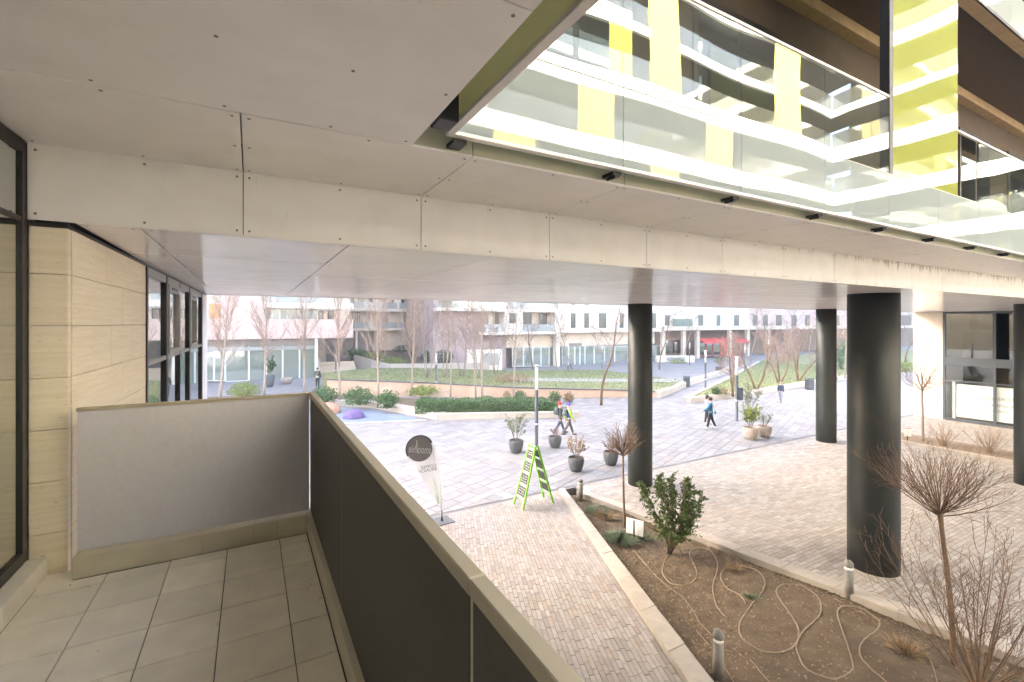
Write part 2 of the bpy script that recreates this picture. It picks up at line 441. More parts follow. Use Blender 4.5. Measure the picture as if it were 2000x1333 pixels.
M['chalk'] = mat('chalk', (0.48,0.48,0.49), 0.9, 0.1, 40)
M['flag_white'] = leafmat('white_flag_cloth', (0.74,0.74,0.76), 0.0, 0.8, 0.5)
M['flag_grey'] = mat('grey_flag_print', (0.145,0.145,0.16), 0.8, 0.06, 20)
M['black'] = mat('black_plastic', (0.02,0.02,0.022), 0.45)
M['black_plate'] = mat('black_base_plate', (0.06,0.063,0.07), 0.4, 0.1, 10)
M['flag_green'] = mat('pale_green_print', (0.50,0.70,0.56), 0.8)
M['print_grey'] = mat('faint_grey_print', (0.26,0.26,0.255), 0.8)
M['print_red'] = mat('faint_red_print', (0.75,0.35,0.32), 0.8)
M['sign_white'] = mat('white_sign_board', (0.80,0.80,0.80), 0.5, 0.03, 10)
M['sign_pink'] = mat('pink_sign_edge', (0.80,0.42,0.50), 0.5)

def stained_fascia():
    """fascia board with brown drip marks below its top edge, worse towards the far end"""
    m=M['fascia']; nt=m.node_tree; N=nt.nodes; L=nt.links; b=N['Principled BSDF']
    src=b.inputs['Base Color'].links[0].from_socket
    geo=N.new('ShaderNodeNewGeometry'); sp=N.new('ShaderNodeSeparateXYZ'); L.new(geo.outputs['Position'],sp.inputs[0])
    mp=N.new('ShaderNodeMapping'); mp.inputs['Scale'].default_value=(9,1,1.6); L.new(geo.outputs['Position'],mp.inputs['Vector'])
    no=N.new('ShaderNodeTexNoise'); no.inputs['Scale'].default_value=1.6; no.inputs['Detail'].default_value=5; L.new(mp.outputs[0],no.inputs['Vector'])
    h=N.new('ShaderNodeMapRange'); h.inputs['From Min'].default_value=2.52; h.inputs['From Max'].default_value=2.74; L.new(sp.outputs['Z'],h.inputs['Value'])
    x=N.new('ShaderNodeMapRange'); x.inputs['From Min'].default_value=3.5; x.inputs['From Max'].default_value=11.0; L.new(sp.outputs['X'],x.inputs['Value'])
    a=N.new('ShaderNodeMath'); a.operation='MULTIPLY'; L.new(h.outputs[0],a.inputs[0]); L.new(x.outputs[0],a.inputs[1])
    c=N.new('ShaderNodeMath'); c.operation='MULTIPLY_ADD'; L.new(a.outputs[0],c.inputs[0]); c.inputs[1].default_value=0.32; L.new(no.outputs['Fac'],c.inputs[2])
    t=N.new('ShaderNodeMapRange'); t.inputs['From Min'].default_value=0.70; t.inputs['From Max'].default_value=0.86; t.inputs['To Max'].default_value=0.6; L.new(c.outputs[0],t.inputs['Value'])
    mx=N.new('ShaderNodeMix'); mx.data_type='RGBA'; L.new(t.outputs[0],mx.inputs[0]); L.new(src,mx.inputs[6]); mx.inputs[7].default_value=(0.23,0.14,0.07,1)
    L.new(mx.outputs[2],b.inputs['Base Color'])
stained_fascia()
# ------------------------------------------------------------------ ground, paving, bed
mb = MB(); mb.quad((-60,-18,-4.3),(141,-18,-4.3),(141,81,-4.3),(-60,81,-4.3))
ground = mb.build('ground', M['ground'], kind='structure')

# kerb lines of the planting bed (bed runs from an apex near the drip line towards the courtyard)
def ln(p, q):
    p=Vector(p[:2]); q=Vector(q[:2]); d=(q-p).normalized(); return p,d
k1l, k1d = ln(g(1100,968,-3.7), g(1345,1333,-3.7))
k1r, k1rd = ln(g(1100,951,-3.7), g(1396,1333,-3.7))
k2r, k2rd = ln(g(1153,961,-3.79), g(1600,1121,-3.79))
k2l, k2d = ln(g(1146,967,-3.79), g(1600,1138,-3.79))
def atyl(p,d,y): t=(y-p.y)/d.y; return (p.x+d.x*t, y)
YD = 12.45                                   # drip line / drain channel
YN = -2.5
# joint sheets (mortar) under the pieces
mb=MB(); mb.prism([(-59,YD+.12),(140,YD+.12),(140,80.5),(-59,80.5)], GZ-.3, GZ-.012, bottom=False)
def paved_far(name):
    """paving too far away to tell the pieces apart: slab pattern in the material"""
    m, nt, N, L, b = newmat(name)
    geo=N.new('ShaderNodeNewGeometry'); mp=N.new('ShaderNodeMapping'); mp.inputs['Rotation'].default_value=(0,0,math.radians(-22)); L.new(geo.outputs['Position'], mp.inputs['Vector'])
    br=N.new('ShaderNodeTexBrick'); L.new(mp.outputs[0], br.inputs['Vector']); br.inputs['Scale'].default_value=1.0
    br.inputs['Brick Width'].default_value=0.7; br.inputs['Row Height'].default_value=0.42; br.inputs['Mortar Size'].default_value=0.008
    br.inputs['Color1'].default_value=(0.21,0.204,0.206,1); br.inputs['Color2'].default_value=(0.177,0.171,0.176,1); br.inputs['Mortar'].default_value=(0.19,0.175,0.18,1)
    no=N.new('ShaderNodeTexNoise'); no.inputs['Scale'].default_value=0.7; no.inputs['Detail'].default_value=6; L.new(geo.outputs['Position'], no.inputs['Vector'])
    mr=N.new('ShaderNodeMapRange'); mr.inputs['To Min'].default_value=0.8; mr.inputs['To Max'].default_value=1.2; L.new(no.outputs['Fac'], mr.inputs['Value'])
    s=N.new('ShaderNodeVectorMath'); s.operation='SCALE'; L.new(br.outputs['Color'], s.inputs[0]); L.new(mr.outputs[0], s.inputs['Scale'])
    L.new(s.outputs[0], b.inputs['Base Color']); b.inputs['Roughness'].default_value=0.75
    return m
M['paved_far']=paved_far('far_slab_paving')
plaza = mb.build('plaza_pavement', M['paved_far'], kind='structure')
E_l = atyl(k1l,k1d,YN); 
mb=MB(); mb.prism([(-30,YN),E_l,atyl(k1l,k1d,YD),(-30,YD)], GZ-.3, GZ-.012, bottom=False)
path = mb.build('brick_path', M['brick_joint'], kind='structure')
M['court_far']=mat('courtyard_joint',(0.21,0.18,0.15),.9,.15,20)
mb=MB(); mb.prism([atyl(k2r,k2rd,YN),(34.0,YN),(34.0,YD),atyl(k2r,k2rd,YD)], GZ-.3, GZ-.012, bottom=False)
mb.prism([(-30,-14),(34.0,-14),(34.0,YN-.002),(-30,YN-.002)], GZ-.3, GZ-.012, bottom=False)
court = mb.build('courtyard_pavement', M['court_far'], kind='structure')

def in_view(p, hide_parapet=False):
    q=proj(p)
    if not q: return None
    if not(-10<q[0]<2010 and -10<q[1]<1345): return None
    if hide_parapet and q[0] < 608+(q[1]-770)/1.168+6: return None
    return q[2]
def pieces(parent, name, polys, zt, thick, matn, hide, nmax=300, jit=0.003):
    """nearest nmax pieces in view become objects; the rest one stuff part"""
    rec=[]
    for poly in polys:
        cx=sum(p[0] for p in poly)/len(poly); cy=sum(p[1] for p in poly)/len(poly)
        d=in_view((cx,cy,zt),hide); rec.append((d if d else 1e9, poly, cx, cy))
    rec.sort(key=lambda r:r[0])
    rest=MB(); rest.r=[]
    for i,(d,poly,cx,cy) in enumerate(rec):
        dz=rng.uniform(-jit,jit); tx=rng.uniform(-.004,.004); ty=rng.uniform(-.004,.004)
        zf=lambda p: zt+dz+(p[0]-cx)*tx+(p[1]-cy)*ty
        if i<nmax and d<1e8:
            m=MB(); loc=(cx,cy,zt)
            lp=[(p[0]-cx,p[1]-cy) for p in poly]
            c=0.005
            # chamfered top
            n=len(lp); ar=sum(lp[k][0]*lp[(k+1)%n][1]-lp[(k+1)%n][0]*lp[k][1] for k in range(n))
            if ar<0: lp=lp[::-1]
            ins=[(p[0]*(1-c/max(.02,math.hypot(*p))),p[1]*(1-c/max(.02,math.hypot(*p)))) for p in lp]
            vs=[(p[0],p[1],-thick) for p in lp]+[(p[0],p[1],dz-.004+p[0]*tx+p[1]*ty) for p in lp]+[(p[0],p[1],dz+p[0]*tx+p[1]*ty) for p in ins]
            fs=[tuple(range(2*n,3*n))]
            for k in range(n):
                j=(k+1)%n; fs.append((k,j,n+j,n+k)); fs.append((n+k,n+j,2*n+j,2*n+k))
            m.add(vs,fs); m.build(name, M[matn], parent, loc)
        else:
            k0=len(rest.f); rest.prism(poly, zt-thick, zf, bottom=False)
            rest.r.extend([rng.random()]*(len(rest.f)-k0))
    if rest.f: rest.build(name+'s_beyond', M[matn], parent, kind='stuff')
def rows(x0,x1,y0,y1,ang,ws,ls,gap,planes,org=(0,0)):
    """staggered rows of rectangles in a rotated frame, clipped to a convex region"""
    out=[]; ca,sa=math.cos(ang),math.sin(ang); y=y0
    while y<y1:
        w=rng.choice(ws); x=x0-rng.uniform(0,max(ls))
        while x<x1:
            l=rng.choice(ls)*rng.uniform(.97,1.03)
            r=[(x+gap,y+gap),(x+l-gap,y+gap),(x+l-gap,y+w-gap),(x+gap,y+w-gap)]
            r=[(org[0]+a*ca-b*sa, org[1]+a*sa+b*ca) for a,b in r]
            cx=sum(p[0] for p in r)/4; cy=sum(p[1] for p in r)/4
            if all(a*cx+b*cy+c>-1.0 for a,b,c in planes):
                r=clip(r,planes)
                if len(r)>=3 and parea(r)>.0015: out.append(r)
            x+=l
        y+=w
    return out
# plaza slabs
pl=[(0,1,-(YD+.16)),(0,-1,27.5),(1,0,2.0),(-1,0,36.0)]
pieces(plaza,'paving_slab',rows(-30,45,-15,32,math.radians(22),[.42,.42,.33,.5],[.5,.62,.8,.95,.42],.007,pl,(3,10)),GZ,.05,'slab',True,300,.0025)
# drain channel along the drip line
mb=MB(); mb.box((-30,YD+.002,GZ-.3),(34,YD+.118,GZ-.02)); drain=mb.build('drain_channel', M['drain'], plaza)
# bricks left of the bed
a1=math.atan2(k1d.y,k1d.x)
pp=(atyl(k1l,k1d,YD),E_l)
pl=[(0,-1,YD-.02),(0,1,-2.2),(1,0,-.2),side(pp[1],pp[0])]
pieces(path,'path_brick',rows(-12,14,-12,12,a1,[.085],[.29,.29,.29,.2],.0035,pl,(6,8)),GZ,.04,'brick',True,300,.003)
# bricks right of the bed
q0,q1=atyl(k2r,k2rd,YD),atyl(k2r,k2rd,YN)
pl=[(0,-1,YD-.02),(0,1,.5),(-1,0,33.95),side(q1,q0)[:3]]
a,b,c=pl[3]
if a*20+b*5+c<0: pl[3]=(-a,-b,-c)
pieces(court,'courtyard_brick',rows(8,36,-1,13,0,[.105],[.30,.30,.27],.0045,pl,(0,0)),GZ,.04,'court_brick',True,300,.003)

# kerbs: separate stones
kerb=thing('bed_kerb','pale concrete kerb stones edging both sides of the planting bed','kerb')
def kerbrun(pl_,dl,pr_,dr,y0,y1,zt,zb,step,par=kerb):
    y=y0
    while y>y1:
        ye=max(y1,y-step)
        A=atyl(pl_,dl,y-.004);B=atyl(pl_,dl,ye+.004);Cc=atyl(pr_,dr,ye+.004);D=atyl(pr_,dr,y-.004)
        dz=rng.uniform(-.004,.004)
        cx=(A[0]+Cc[0])/2; cy=(A[1]+Cc[1])/2
        m=MB(); lp=[(p[0]-cx,p[1]-cy) for p in (A,B,Cc,D)]
        m.prism(lp, zb-zt, dz-.012); ins=[(p[0]*.975,p[1]*.992) for p in lp]
        m.prism(ins, dz-.0125, dz, bottom=False)
        m.build('kerb_stone', M['kerb'], par, (cx,cy,zt)); y=ye
kerbrun(k1l,k1d,k1r,k1rd,12.35,YN,-3.70,-4.2,1.0)
kerbrun(k2l,k2d,k2r,k2rd,12.10,YN,-3.79,-4.2,1.0)
# soil
def bedx(y,t):
    a=atyl(k1r,k1rd,y)[0]-.03; b=atyl(k2l,k2d,y)[0]+.03
    if b<a: b=a=(a+b)/2
    return a+(b-a)*t
from mathutils import noise as mnoise
def soilz(x,y): return -3.93+.05*mnoise.noise((x*.8,y*.8,3))+.022*mnoise.noise((x*3.1,y*3.1,7))+.015*mnoise.noise((x*8,y*8,1))+.008*mnoise.noise((x*19,y*19,2))
ny,nx=300,110; mb=MB(); vs=[]
for i in range(ny+1):
    y=YN+(12.2-YN)*i/ny
    for j in range(nx+1):
        x=bedx(y,j/nx); vs.append((x,y,soilz(x,y)))
mb.add(vs,[(i*(nx+1)+j,i*(nx+1)+j+1,(i+1)*(nx+1)+j+1,(i+1)*(nx+1)+j) for i in range(ny) for j in range(nx)],0,True)
bed=mb.build('planting_bed_soil', M['soil'], kind='structure')
# bark chips and dead leaves: nobody could count them
mb=MB(); mb.r=[]
n=0
while n<17000:
    y=rng.uniform(1.0,12.0); t=rng.random()**3.0
    if rng.random()<.16: t=1-rng.random()**2*.12
    elif rng.random()<.035: t=rng.random()
    x=bedx(y,.01+.98*t)
    if y<9 and rng.random()<.25: continue
    z=soilz(x,y)+.006
    L_=rng.uniform(.010,.034); W_=rng.uniform(.007,.018); a=rng.uniform(0,6.28); ti=rng.uniform(-.5,.5); hh=rng.uniform(.002,.012)
    ca,sa=math.cos(a),math.sin(a)
    P=lambda u,v,w:(x+u*ca-v*sa,y+u*sa+v*ca,z+w+u*ti)
    mb.add([P(-L_,-W_,0),P(L_,-W_*.6,hh*.4),P(L_*.8,W_,hh*.3),P(-L_*.9,W_*.8,hh)],[(0,1,2,3)]); mb.r.append(rng.random()); n+=1
mb.build('bark_mulch', M['chip'], kind='stuff')

# second, far bed by the shop
fb=thing('shop_bed','narrow bark-mulched bed with low pale kerb in front of the shop window','flower bed')
def kerbline(pts,w,z0,z1,par,nm='kerb_stone',m='kerb',step=1.0):
    for (p,q) in zip(pts[:-1],pts[1:]):
        p=Vector(p);q=Vector(q);l=(q-p).length;d=(q-p)/l;nrm=Vector((-d.y,d.x))
        k=max(1,round(l/step))
        for i in range(k):
            a=p+d*(l*i/k+.003);b=p+d*(l*(i+1)/k-.003)
            m_=MB();c=(a+b)/2
            poly=[tuple(v-c) for v in (a-nrm*w/2,b-nrm*w/2,b+nrm*w/2,a+nrm*w/2)]
            m_.prism(poly,z0-z1,-.012); m_.prism([(x*.97,y*.97) for x,y in poly],-.0125,rng.uniform(-.003,.003),bottom=False)
            m_.build(nm,M[m],par,(c.x,c.y,z1))
kerbline([(25.6,10.6),(25.6,1.0)],.22,GZ-.2,GZ+.12,fb)
kerbline([(27.6,10.6),(27.6,1.0)],.22,GZ-.2,GZ+.12,fb)
kerbline([(25.72,10.7),(27.48,10.7)],.22,GZ-.2,GZ+.12,fb)
mb=MB(); mb.box((25.7,1,GZ-.1),(27.5,10.6,GZ+.06)); mb.build('soil',M['chip'],fb)

# ------------------------------------------------------------------ columns
def column(x,y,r,label):
    t=thing('column',label,'column',(x,y,GZ),0,'bridge columns')
    h=2.25-GZ
    m=MB(); prof=[(r,0.0),(r*1.004,h*.2),(r,h*.5),(r*.998,h)]
    m.lathe(prof,64); m.build('shaft',M['column'],t)
    m=MB(); m.lathe([(r+.035,-.02),(r+.035,.012),(r+.003,.02)],64); m.build('base_joint',M['kerb'],t)
column(11.40,11.58,.40,'dark round column beside the ball-headed sapling and dark plant pots')
column(22.95,11.62,.40,'dark round column with a pale light patch, right of the two taupe pots')
column(12.02,5.12,.475,'thickest dark green round column standing at the planting bed edge')
column(22.72,5.15,.40,'dark round column cut by the right edge of the picture')

# ------------------------------------------------------------------ balcony floor
ZC=2.73
mb=MB(); mb.box((-1.6,-3,-.30),(.47,4.02,-.012)); bf=mb.build('balcony_floor', M['grout'], kind='structure')
xs=[-1.13,-.80,-.47,-.145,.185,.372]; 
ys=[3.872,3.745]
while ys[-1]>-2.6: ys.append(ys[-1]-.335)
for i in range(len(xs)-1):
    for j in range(len(ys)-1):
        x0,x1,y1,y0=xs[i]+.0025,xs[i+1]-.0025,ys[j]-.0028,ys[j+1]+.0028
        m=MB(); cx,cy=(x0+x1)/2,(y0+y1)/2
        m.cbox((x0-cx,y0-cy,-.012),(x1-cx,y1-cy,0),.0015); m.build('floor_tile',M['tile'],bf,(cx,cy,rng.uniform(-.0006,.0006)))
m=MB(); m.cbox((-1.205,3.875,-.012),(-.975,4.035,0),.001); m.build('floor_tile',M['tile'],bf)
mb=MB(); mb.r=[]
for i in range(70):
    x=rng.choice([rng.uniform(.30,.37),rng.uniform(-1.0,.37)]); y=rng.uniform(1.9,3.86) if x>.29 else (rng.uniform(3.72,3.87) if rng.random()<.6 else rng.uniform(1.9,3.8))
    a=rng.uniform(0,6.28); l=rng.uniform(.002,.007); ca,sa=math.cos(a)*l,math.sin(a)*l
    mb.add([(x-ca,y-sa,.0012),(x+sa*.6,y-ca*.6,.002),(x+ca,y+sa,.0035),(x-sa*.6,y+ca*.6,.002)],[(0,1,2,3)]); mb.r.append(rng.random())
mb.build('floor_debris',M['chip'],bf,kind='stuff')
# threshold step along the glass door
ts=thing('door_step','tiled threshold step below the left glass door','step')
y=4.03
while y>-2.6:
    y2=y-.6
    m=MB(); m.cbox((-1.30,y2+.002,.0),(-1.128,y-.002,.118),.002); m.build('step_stone',M['tile'],ts); y=y2
# skirting kerb of stone along the end panel and the parapet
sk=thing('balcony_kerb','olive stone kerb running below the end panel and dark parapet','kerb')
for (x0,x1) in ((-.975,-.30),(-.30,.02),(.02,.17),(.17,.372)):
    m=MB(); m.cbox((x0+.0015,3.882,-.004),(x1-.0015,4.02,.135),.003); m.build('kerb_stone',M['skirting'],sk)
m=MB(); m.box((-.974,3.89,-.003),(.45,4.012,.128)); m.build('kerb_core',M['skirting'],sk)
y=4.02
for y2 in (2.64,1.5,.3,-.9,-2.1):
    m=MB(); m.cbox((.376,y2+.0015,-.004),(.455,y-.0015,.135),.003); m.build('kerb_stone',M['skirting'],sk); y=y2
# end panel
ep=thing('balcony_end_panel','grey weathered flat panel closing the far end of the balcony','panel')
m=MB(); m.cbox((-.962,3.936,.150),(.392,3.956,1.040),.001); m.build('panel',M['endpanel'],ep)
m=MB(); m.cbox((-.966,3.925,1.042),(.400,3.967,1.062),.002); m.build('coping',M['coping'],ep)
m=MB(); m.cbox((.3935,3.94,.15),(.3975,3.952,1.0415),.0005); m.build('edge_strip',M['white_trim'],ep)
# parapet
pa=thing('balcony_parapet','dark panelled balcony parapet with tan metal coping running towards the viewer','parapet')
yy=[3.975,2.53,.90,-.75,-2.4]
for a,b in zip(yy[:-1],yy[1:]):
    m=MB(); m.cbox((.405,b+.008,.142),(.424,a-.008,1.022),.001); m.build('panel',M['parapet'],pa)
for yj in yy[1:-1]:
    m=MB(); m.box((.4065,yj-.007,.142),(.4225,yj+.007,1.022)); m.build('joint_strip',M['olive'],pa)
for a,b in zip(yy[:-1],yy[1:]):
    m=MB(); m.cbox((.399,b+.0015,1.026),(.438,a-.0015+(.01 if a>3.9 else 0),1.064),.003); m.build('coping',M['coping'],pa)
m=MB(); m.box((.427,-2.4,-.3),(.434,3.97,1.02)); m.build('outer_skin',M['parapet'],pa)

# ------------------------------------------------------------------ left wing: door, pilaster, wall with window
lw=thing('glass_door','tall dark-framed glass sliding door on the left edge of the balcony','door')
m=MB(); m.cbox((-1.262,3.965,.118),(-1.222,4.034,2.725),.002); m.build('jamb',M['frame'],lw)
m=MB(); m.cbox((-1.262,-2.6,.119),(-1.218,3.963,.19),.002); m.build('bottom_rail',M['frame'],lw)
m=MB(); m.cbox((-1.262,-2.6,2.655),(-1.218,3.963,2.725),.002); m.build('top_rail',M['frame'],lw)
m=MB(); m.cbox((-1.252,-2.6,2.225),(-1.226,3.963,2.255),.002); m.build('transom',M['frame'],lw)
m=MB(); m.box((-1.244,-2.6,.192),(-1.238,3.962,2.223)); m.build('pane',M['strip_glass'],lw)
m=MB(); m.box((-1.244,-2.6,2.258),(-1.238,3.962,2.653)); m.build('pane',M['strip_glass'],lw)
for yy_ in (2.5,1.0): 
    m=MB(); m.cbox((-1.256,yy_-.04,.191),(-1.222,yy_+.04,2.222),.002); m.build('stile',M['frame'],lw)
# room behind the door
rm=MB(); rm.box((-4.2,-2.6,-.05),(-1.31,4.6,.0)); rm.box((-4.25,-2.6,0),(-4.2,4.6,2.8)); rm.box((-4.2,4.6,0),(-1.3,4.65,2.8)); rm.box((-4.2,-2.65,0),(-1.3,-2.6,2.8)); rm.box((-4.25,-2.65,2.8),(-1.3,4.65,2.85))
rm.build('room_shell', M['white_wall'], lw)
m=MB(); 
for yc in (3.55,3.2): m.cbox((-1.62,yc-.14,.01),(-1.54,yc+.14,2.6),.02)
m.build('curtain',M['trav_pale'],lw)
tw=thing('travertine_wall','honey travertine block wall with window strip under the bridge soffit','wall')
# pilaster blocks facing the balcony
zz=[-.02,.26,.59,.92,1.25,1.585,1.915,2.215]
for a,b in zip(zz[:-1],zz[1:]):
    m=MB(); m.cbox((-1.2185,4.042,a+.002),(-1.034,4.10,b-.002),.0015); m.build('stone_block',M['trav'],tw)
m=MB(); m.box((-1.2185,4.06,2.2155),(-1.036,4.10,2.249)); m.build('shadow_gap',M['frame'],tw)
WB=.17/8.36
def wx(y): return -1.03+WB*(y-4.04)
def wallbox(y0,y1,z0,z1,d0,d1,nm,mt,par=tw,c=.0015):
    """box on the slightly skewed left wall: d = depth in front (+) of the wall face"""
    m=MB(); m.cbox((d0,0,z0),(d1,y1-y0,z1),c); o=m.build(nm,M[mt],par,(wx(y0),y0,0),-math.atan(WB)); return o
zr=[-3.8+.335*i for i in range(0,11)]+[-.12,.26,.59,.92,1.25,1.585,1.915,2.215]
for i,(a,b) in enumerate(zip(zr[:-1],zr[1:])):
    cuts=[4.104,4.85 if i%2 else 5.35,6.285] if i%3 else [4.104,5.0,5.7,6.285]
    for c0,c1 in zip(cuts[:-1],cuts[1:]):
        wallbox(c0+.0015,c1-.0015,a+.002,b-.002,-.06,0,'stone_block','trav')
wallbox(4.104,12.5,2.2165,2.2475,-.06,-.012,'shadow_gap','frame')
# window strip: frames, transom, casements
wd=thing('strip_window','dark-framed strip window in the travertine wall left of the plaza','window')
for y0,y1 in ((6.29,6.36),(7.44,7.56),(8.54,8.58),(9.55,9.66),(11.36,11.50)):
    wallbox(y0,y1,-3.75,2.212,-.026,.012,'mullion','frame',wd)
wallbox(6.362,11.358,-3.79,-3.752,-.05,.010,'sill','frame',wd)
for y0,y1 in ((6.362,7.438),(7.562,8.538),(8.582,9.548),(9.662,11.358)):
    wallbox(y0,y1,1.135,1.185,-.05,.008,'transom','frame_grey',wd)
    wallbox(y0,y1,2.125,2.212,-.05,.006,'head','frame_grey',wd)
    wallbox(y0,y1,1.187,2.123,-.0245,-.0205,'pane','strip_glass',wd,0)
    wallbox(y0,y1,-3.75,1.133,-.0245,-.0205,'pane','strip_glass',wd,0)
for y0,y1 in ((7.60,8.50),(9.70,10.55)):   # opening casements with vents
    ca=wallbox(y0,y0+.05,1.19,2.12,-.026,.02,'casement_stile','frame_grey',wd)
    wallbox(y1-.05,y1,1.19,2.12,-.026,.02,'casement_stile','frame_grey',wd)
    wallbox(y0+.051,y1-.051,1.19,1.25,-.026,.02,'casement_rail','frame_grey',wd)
    wallbox(y0+.051,y1-.051,2.02,2.12,-.026,.02,'casement_rail','frame_grey',wd)
    wallbox(y0+.2,y1-.25,2.055,2.085,.0205,.028,'vent_slot','frame',wd)
wallbox(11.502,12.5,-3.8,2.212,-.06,.004,'wall_end','white_wall',tw)
m=MB(); m.box((-4.0,6.2,-3.8),(-3.95,12.4,2.2)); m.box((-4,6.2,-.35),(-1.06,12.4,-.2)); m.box((-4,6.2,2.2),(-1.2,12.4,2.25)); m.box((-4,6.18,-3.8),(-1.2,6.2,2.2)); m.box((-4,12.4,-3.8),(-1.0,12.45,2.2)); m.build('inner_room',M['white_wall'],wd)

# ------------------------------------------------------------------ ceilings and bridge
mb=MB(); mb.box((-1.6,-3,ZC+.016),(.895,2.905,ZC+.25)); ce=mb.build('balcony_ceiling', M['dark_void'], kind='structure')
def screws(par,pts,axis='z',z=0,mt='screw'):
    m=MB()
    for p in pts:
        k=8
        if axis=='z': vs=[(p[0]+.0085*math.cos(6.283*j/k),p[1]+.0085*math.sin(6.283*j/k),z-.0022) for j in range(k)]; m.add(vs+[(v[0],v[1],z) for v in vs],[tuple(range(k-1,-1,-1))]+[(j,(j+1)%k,k+(j+1)%k,k+j) for j in range(k)])
        else: vs=[(p[0]+.0085*math.cos(6.283*j/k),z-.0022,p[1]+.0085*math.sin(6.283*j/k)) for j in range(k)]; m.add(vs+[(v[0],z,v[2]) for v in vs],[tuple(range(k))]+[(j,(j+1)%k,k+(j+1)%k,k+j) for j in range(k)])
    return m.build('screw_heads',M[mt],par,kind='stuff')
sp=[]
for (y0,y1) in ((1.444,2.899),(-.03,1.436),(-1.5,-.038),(-2.95,-1.508)):
    m=MB(); m.cbox((-1.222,y0,ZC),(.893,y1,ZC+.0155),.0015); m.build('ceiling_panel',M['soffit'],ce)
    for yy_ in (y0+.05,(y0+y1)/2,y1-.05):
        for xx in (-1.17,-.65,-.12,.4,.84): sp.append((xx,yy_))
screws(ce,sp,'z',ZC)
BX0,BX1=-1.222,33.95
br=thing('bridge_building','pale panelled bridge building spanning the plaza on round columns','building')
XJ=[BX0,-.05]
while XJ[-1]+1.372<BX1: XJ.append(XJ[-1]+1.372)
XJ.append(BX1)
sp=[];sf=[];sv=[]
for a,b in zip(XJ[:-1],XJ[1:]):
    m=MB(); m.cbox((a+.004,2.909,ZC),(b-.004,4.018,ZC+.0155),.0015); m.build('ceiling_panel',M['soffit'],br)
    m=MB(); m.cbox((a+.003,4.022,2.252),(b-.003,4.040,ZC+.012),.0015); m.build('fascia_panel',M['fascia'],br)
    for xx in (a+.04,b-.04):
        for yy_ in (2.96,3.45,3.97): sp.append((xx,yy_))
        for z_ in (2.29,2.69): sf.append((xx,z_))
    sf+= [((a+b)/2,2.29),((a+b)/2,2.69)]; sp+=[((a+b)/2,2.95),((a+b)/2,3.97)]
screws(br,sp,'z',ZC); screws(br,sf,'y',4.0218)
# lower soffit panels
XS=[-1.0,-.66]
while XS[-1]+1.372<BX1: XS.append(XS[-1]+1.372)
XS.append(BX1)
YS=[4.044,5.44,6.84,8.24,9.64,11.04,12.42]
sp=[]
for a,b in zip(XS[:-1],XS[1:]):
    for c0,c1 in zip(YS[:-1],YS[1:]):
        m=MB(); cx,cy=(a+b)/2,(c0+c1)/2
        m.cbox((a+.005-cx,c0+.005-cy,0),(b-.005-cx,c1-.005-cy,.0155),.0015); m.build('soffit_panel',M['soffit_gloss'],br,(cx,cy,2.25+rng.uniform(-.001,.0015)))
        for xx in (a+.05,b-.05):
            for yy_ in (c0+.05,c1-.05): sp.append((xx,yy_))
screws(br,sp,'z',2.2495)
m=MB(); m.box((BX0,4.05,2.268),(BX1,12.44,2.95)); m.build('floor_slab',M['dark_void'],br)
m=MB(); m.cbox((BX0,12.442,2.24),(BX1,12.48,10.0),.003); m.build('plaza_facade',M['plaza_face'],br)
# courtyard side, first storey
m=MB(); m.box((.9,2.945,ZC+.018),(BX1,2.96,3.45)); m.build('slab_edge_backing',M['olive'],br)
for a,b in zip([.9]+XJ[2:-1],XJ[2:]):
    m=MB(); m.cbox((a+.003,2.915,ZC+.0158),(b-.003,2.944,3.2),.001); m.build('edge_panel',M['olive'],br)
m=MB(); m.box((.96,2.962,ZC+.02),(BX1,4.048,3.10)); m.build('loggia_floor',M['brown'],br)
m=MB(); m.box((.96,4.15,3.1),(BX1,4.2,10.0)); m.build('loggia_back_wall',M['brown'],br)
m=MB(); m.box((.96,2.93,6.58),(BX1,4.148,6.85)); m.build('loggia_ceiling',M['brown'],br)
m=MB(); m.cbox((.96,2.76,6.50),(BX1,2.925,6.85),.004); m.build('edge_beam',M['tan_beam'],br)
m=MB(); m.cbox((.96,3.96,6.40),(BX1,4.147,6.578),.004); m.build('lintel_beam',M['tan_beam'],br)
m=MB(); m.box((BX0,2.9,9.7),(BX1,12.44,10.0)); m.build('roof',M['white_wall'],br)
# dark doors in the loggia wall
for x in (2.2,5.0,10.5,13.5,16.5,20,24,28):
    m=MB(); m.cbox((x,4.12,3.11),(x+1.8,4.149,5.9),.003); w=m.build('loggia_door',M['frame'],br)
    m=MB(); m.box((x+.08,4.112,3.2),(x+.86,4.119,5.8)); m.box((x+.94,4.112,3.2),(x+1.72,4.119,5.8)); m.build('pane',M['win'],w)
# glass front of the courtyard side
GY=2.75
gx=[1.09,2.53,3.98,5.41,6.85]
while gx[-1]+1.44<BX1: gx.append(gx[-1]+1.44)
gx.append(BX1)
fr_=thing('glass_balustrade','long white and clear glass balustrade along the bridge courtyard side','balustrade')
for i,(a,b) in enumerate(zip(gx[:-1],gx[1:])):
    m=MB(); m.box((a+.004,GY,2.812),(b-.004,GY+.012,3.436)); m.build('white_glass_pane',M['facade_white'],fr_)
    if not (6.8<a<8.8):
        m=MB(); m.box((a+.004,GY,3.446),(b-.004,GY+.012,4.372)); m.build('clear_glass_pane',M['facade_glass'],fr_)
m=MB(); m.cbox((1.075,GY-.02,2.785),(BX1,GY+.035,2.810),.003); m.build('bottom_rail',M['white_trim'],fr_)
m=MB(); m.cbox((1.075,GY-.006,3.4375),(BX1,GY+.016,3.4445),.001); m.build('mid_joint',M['white_trim'],fr_)
m=MB(); m.cbox((1.075,GY-.012,4.374),(6.845,GY+.026,4.402),.003); m.build('top_rail',M['white_trim'],fr_)
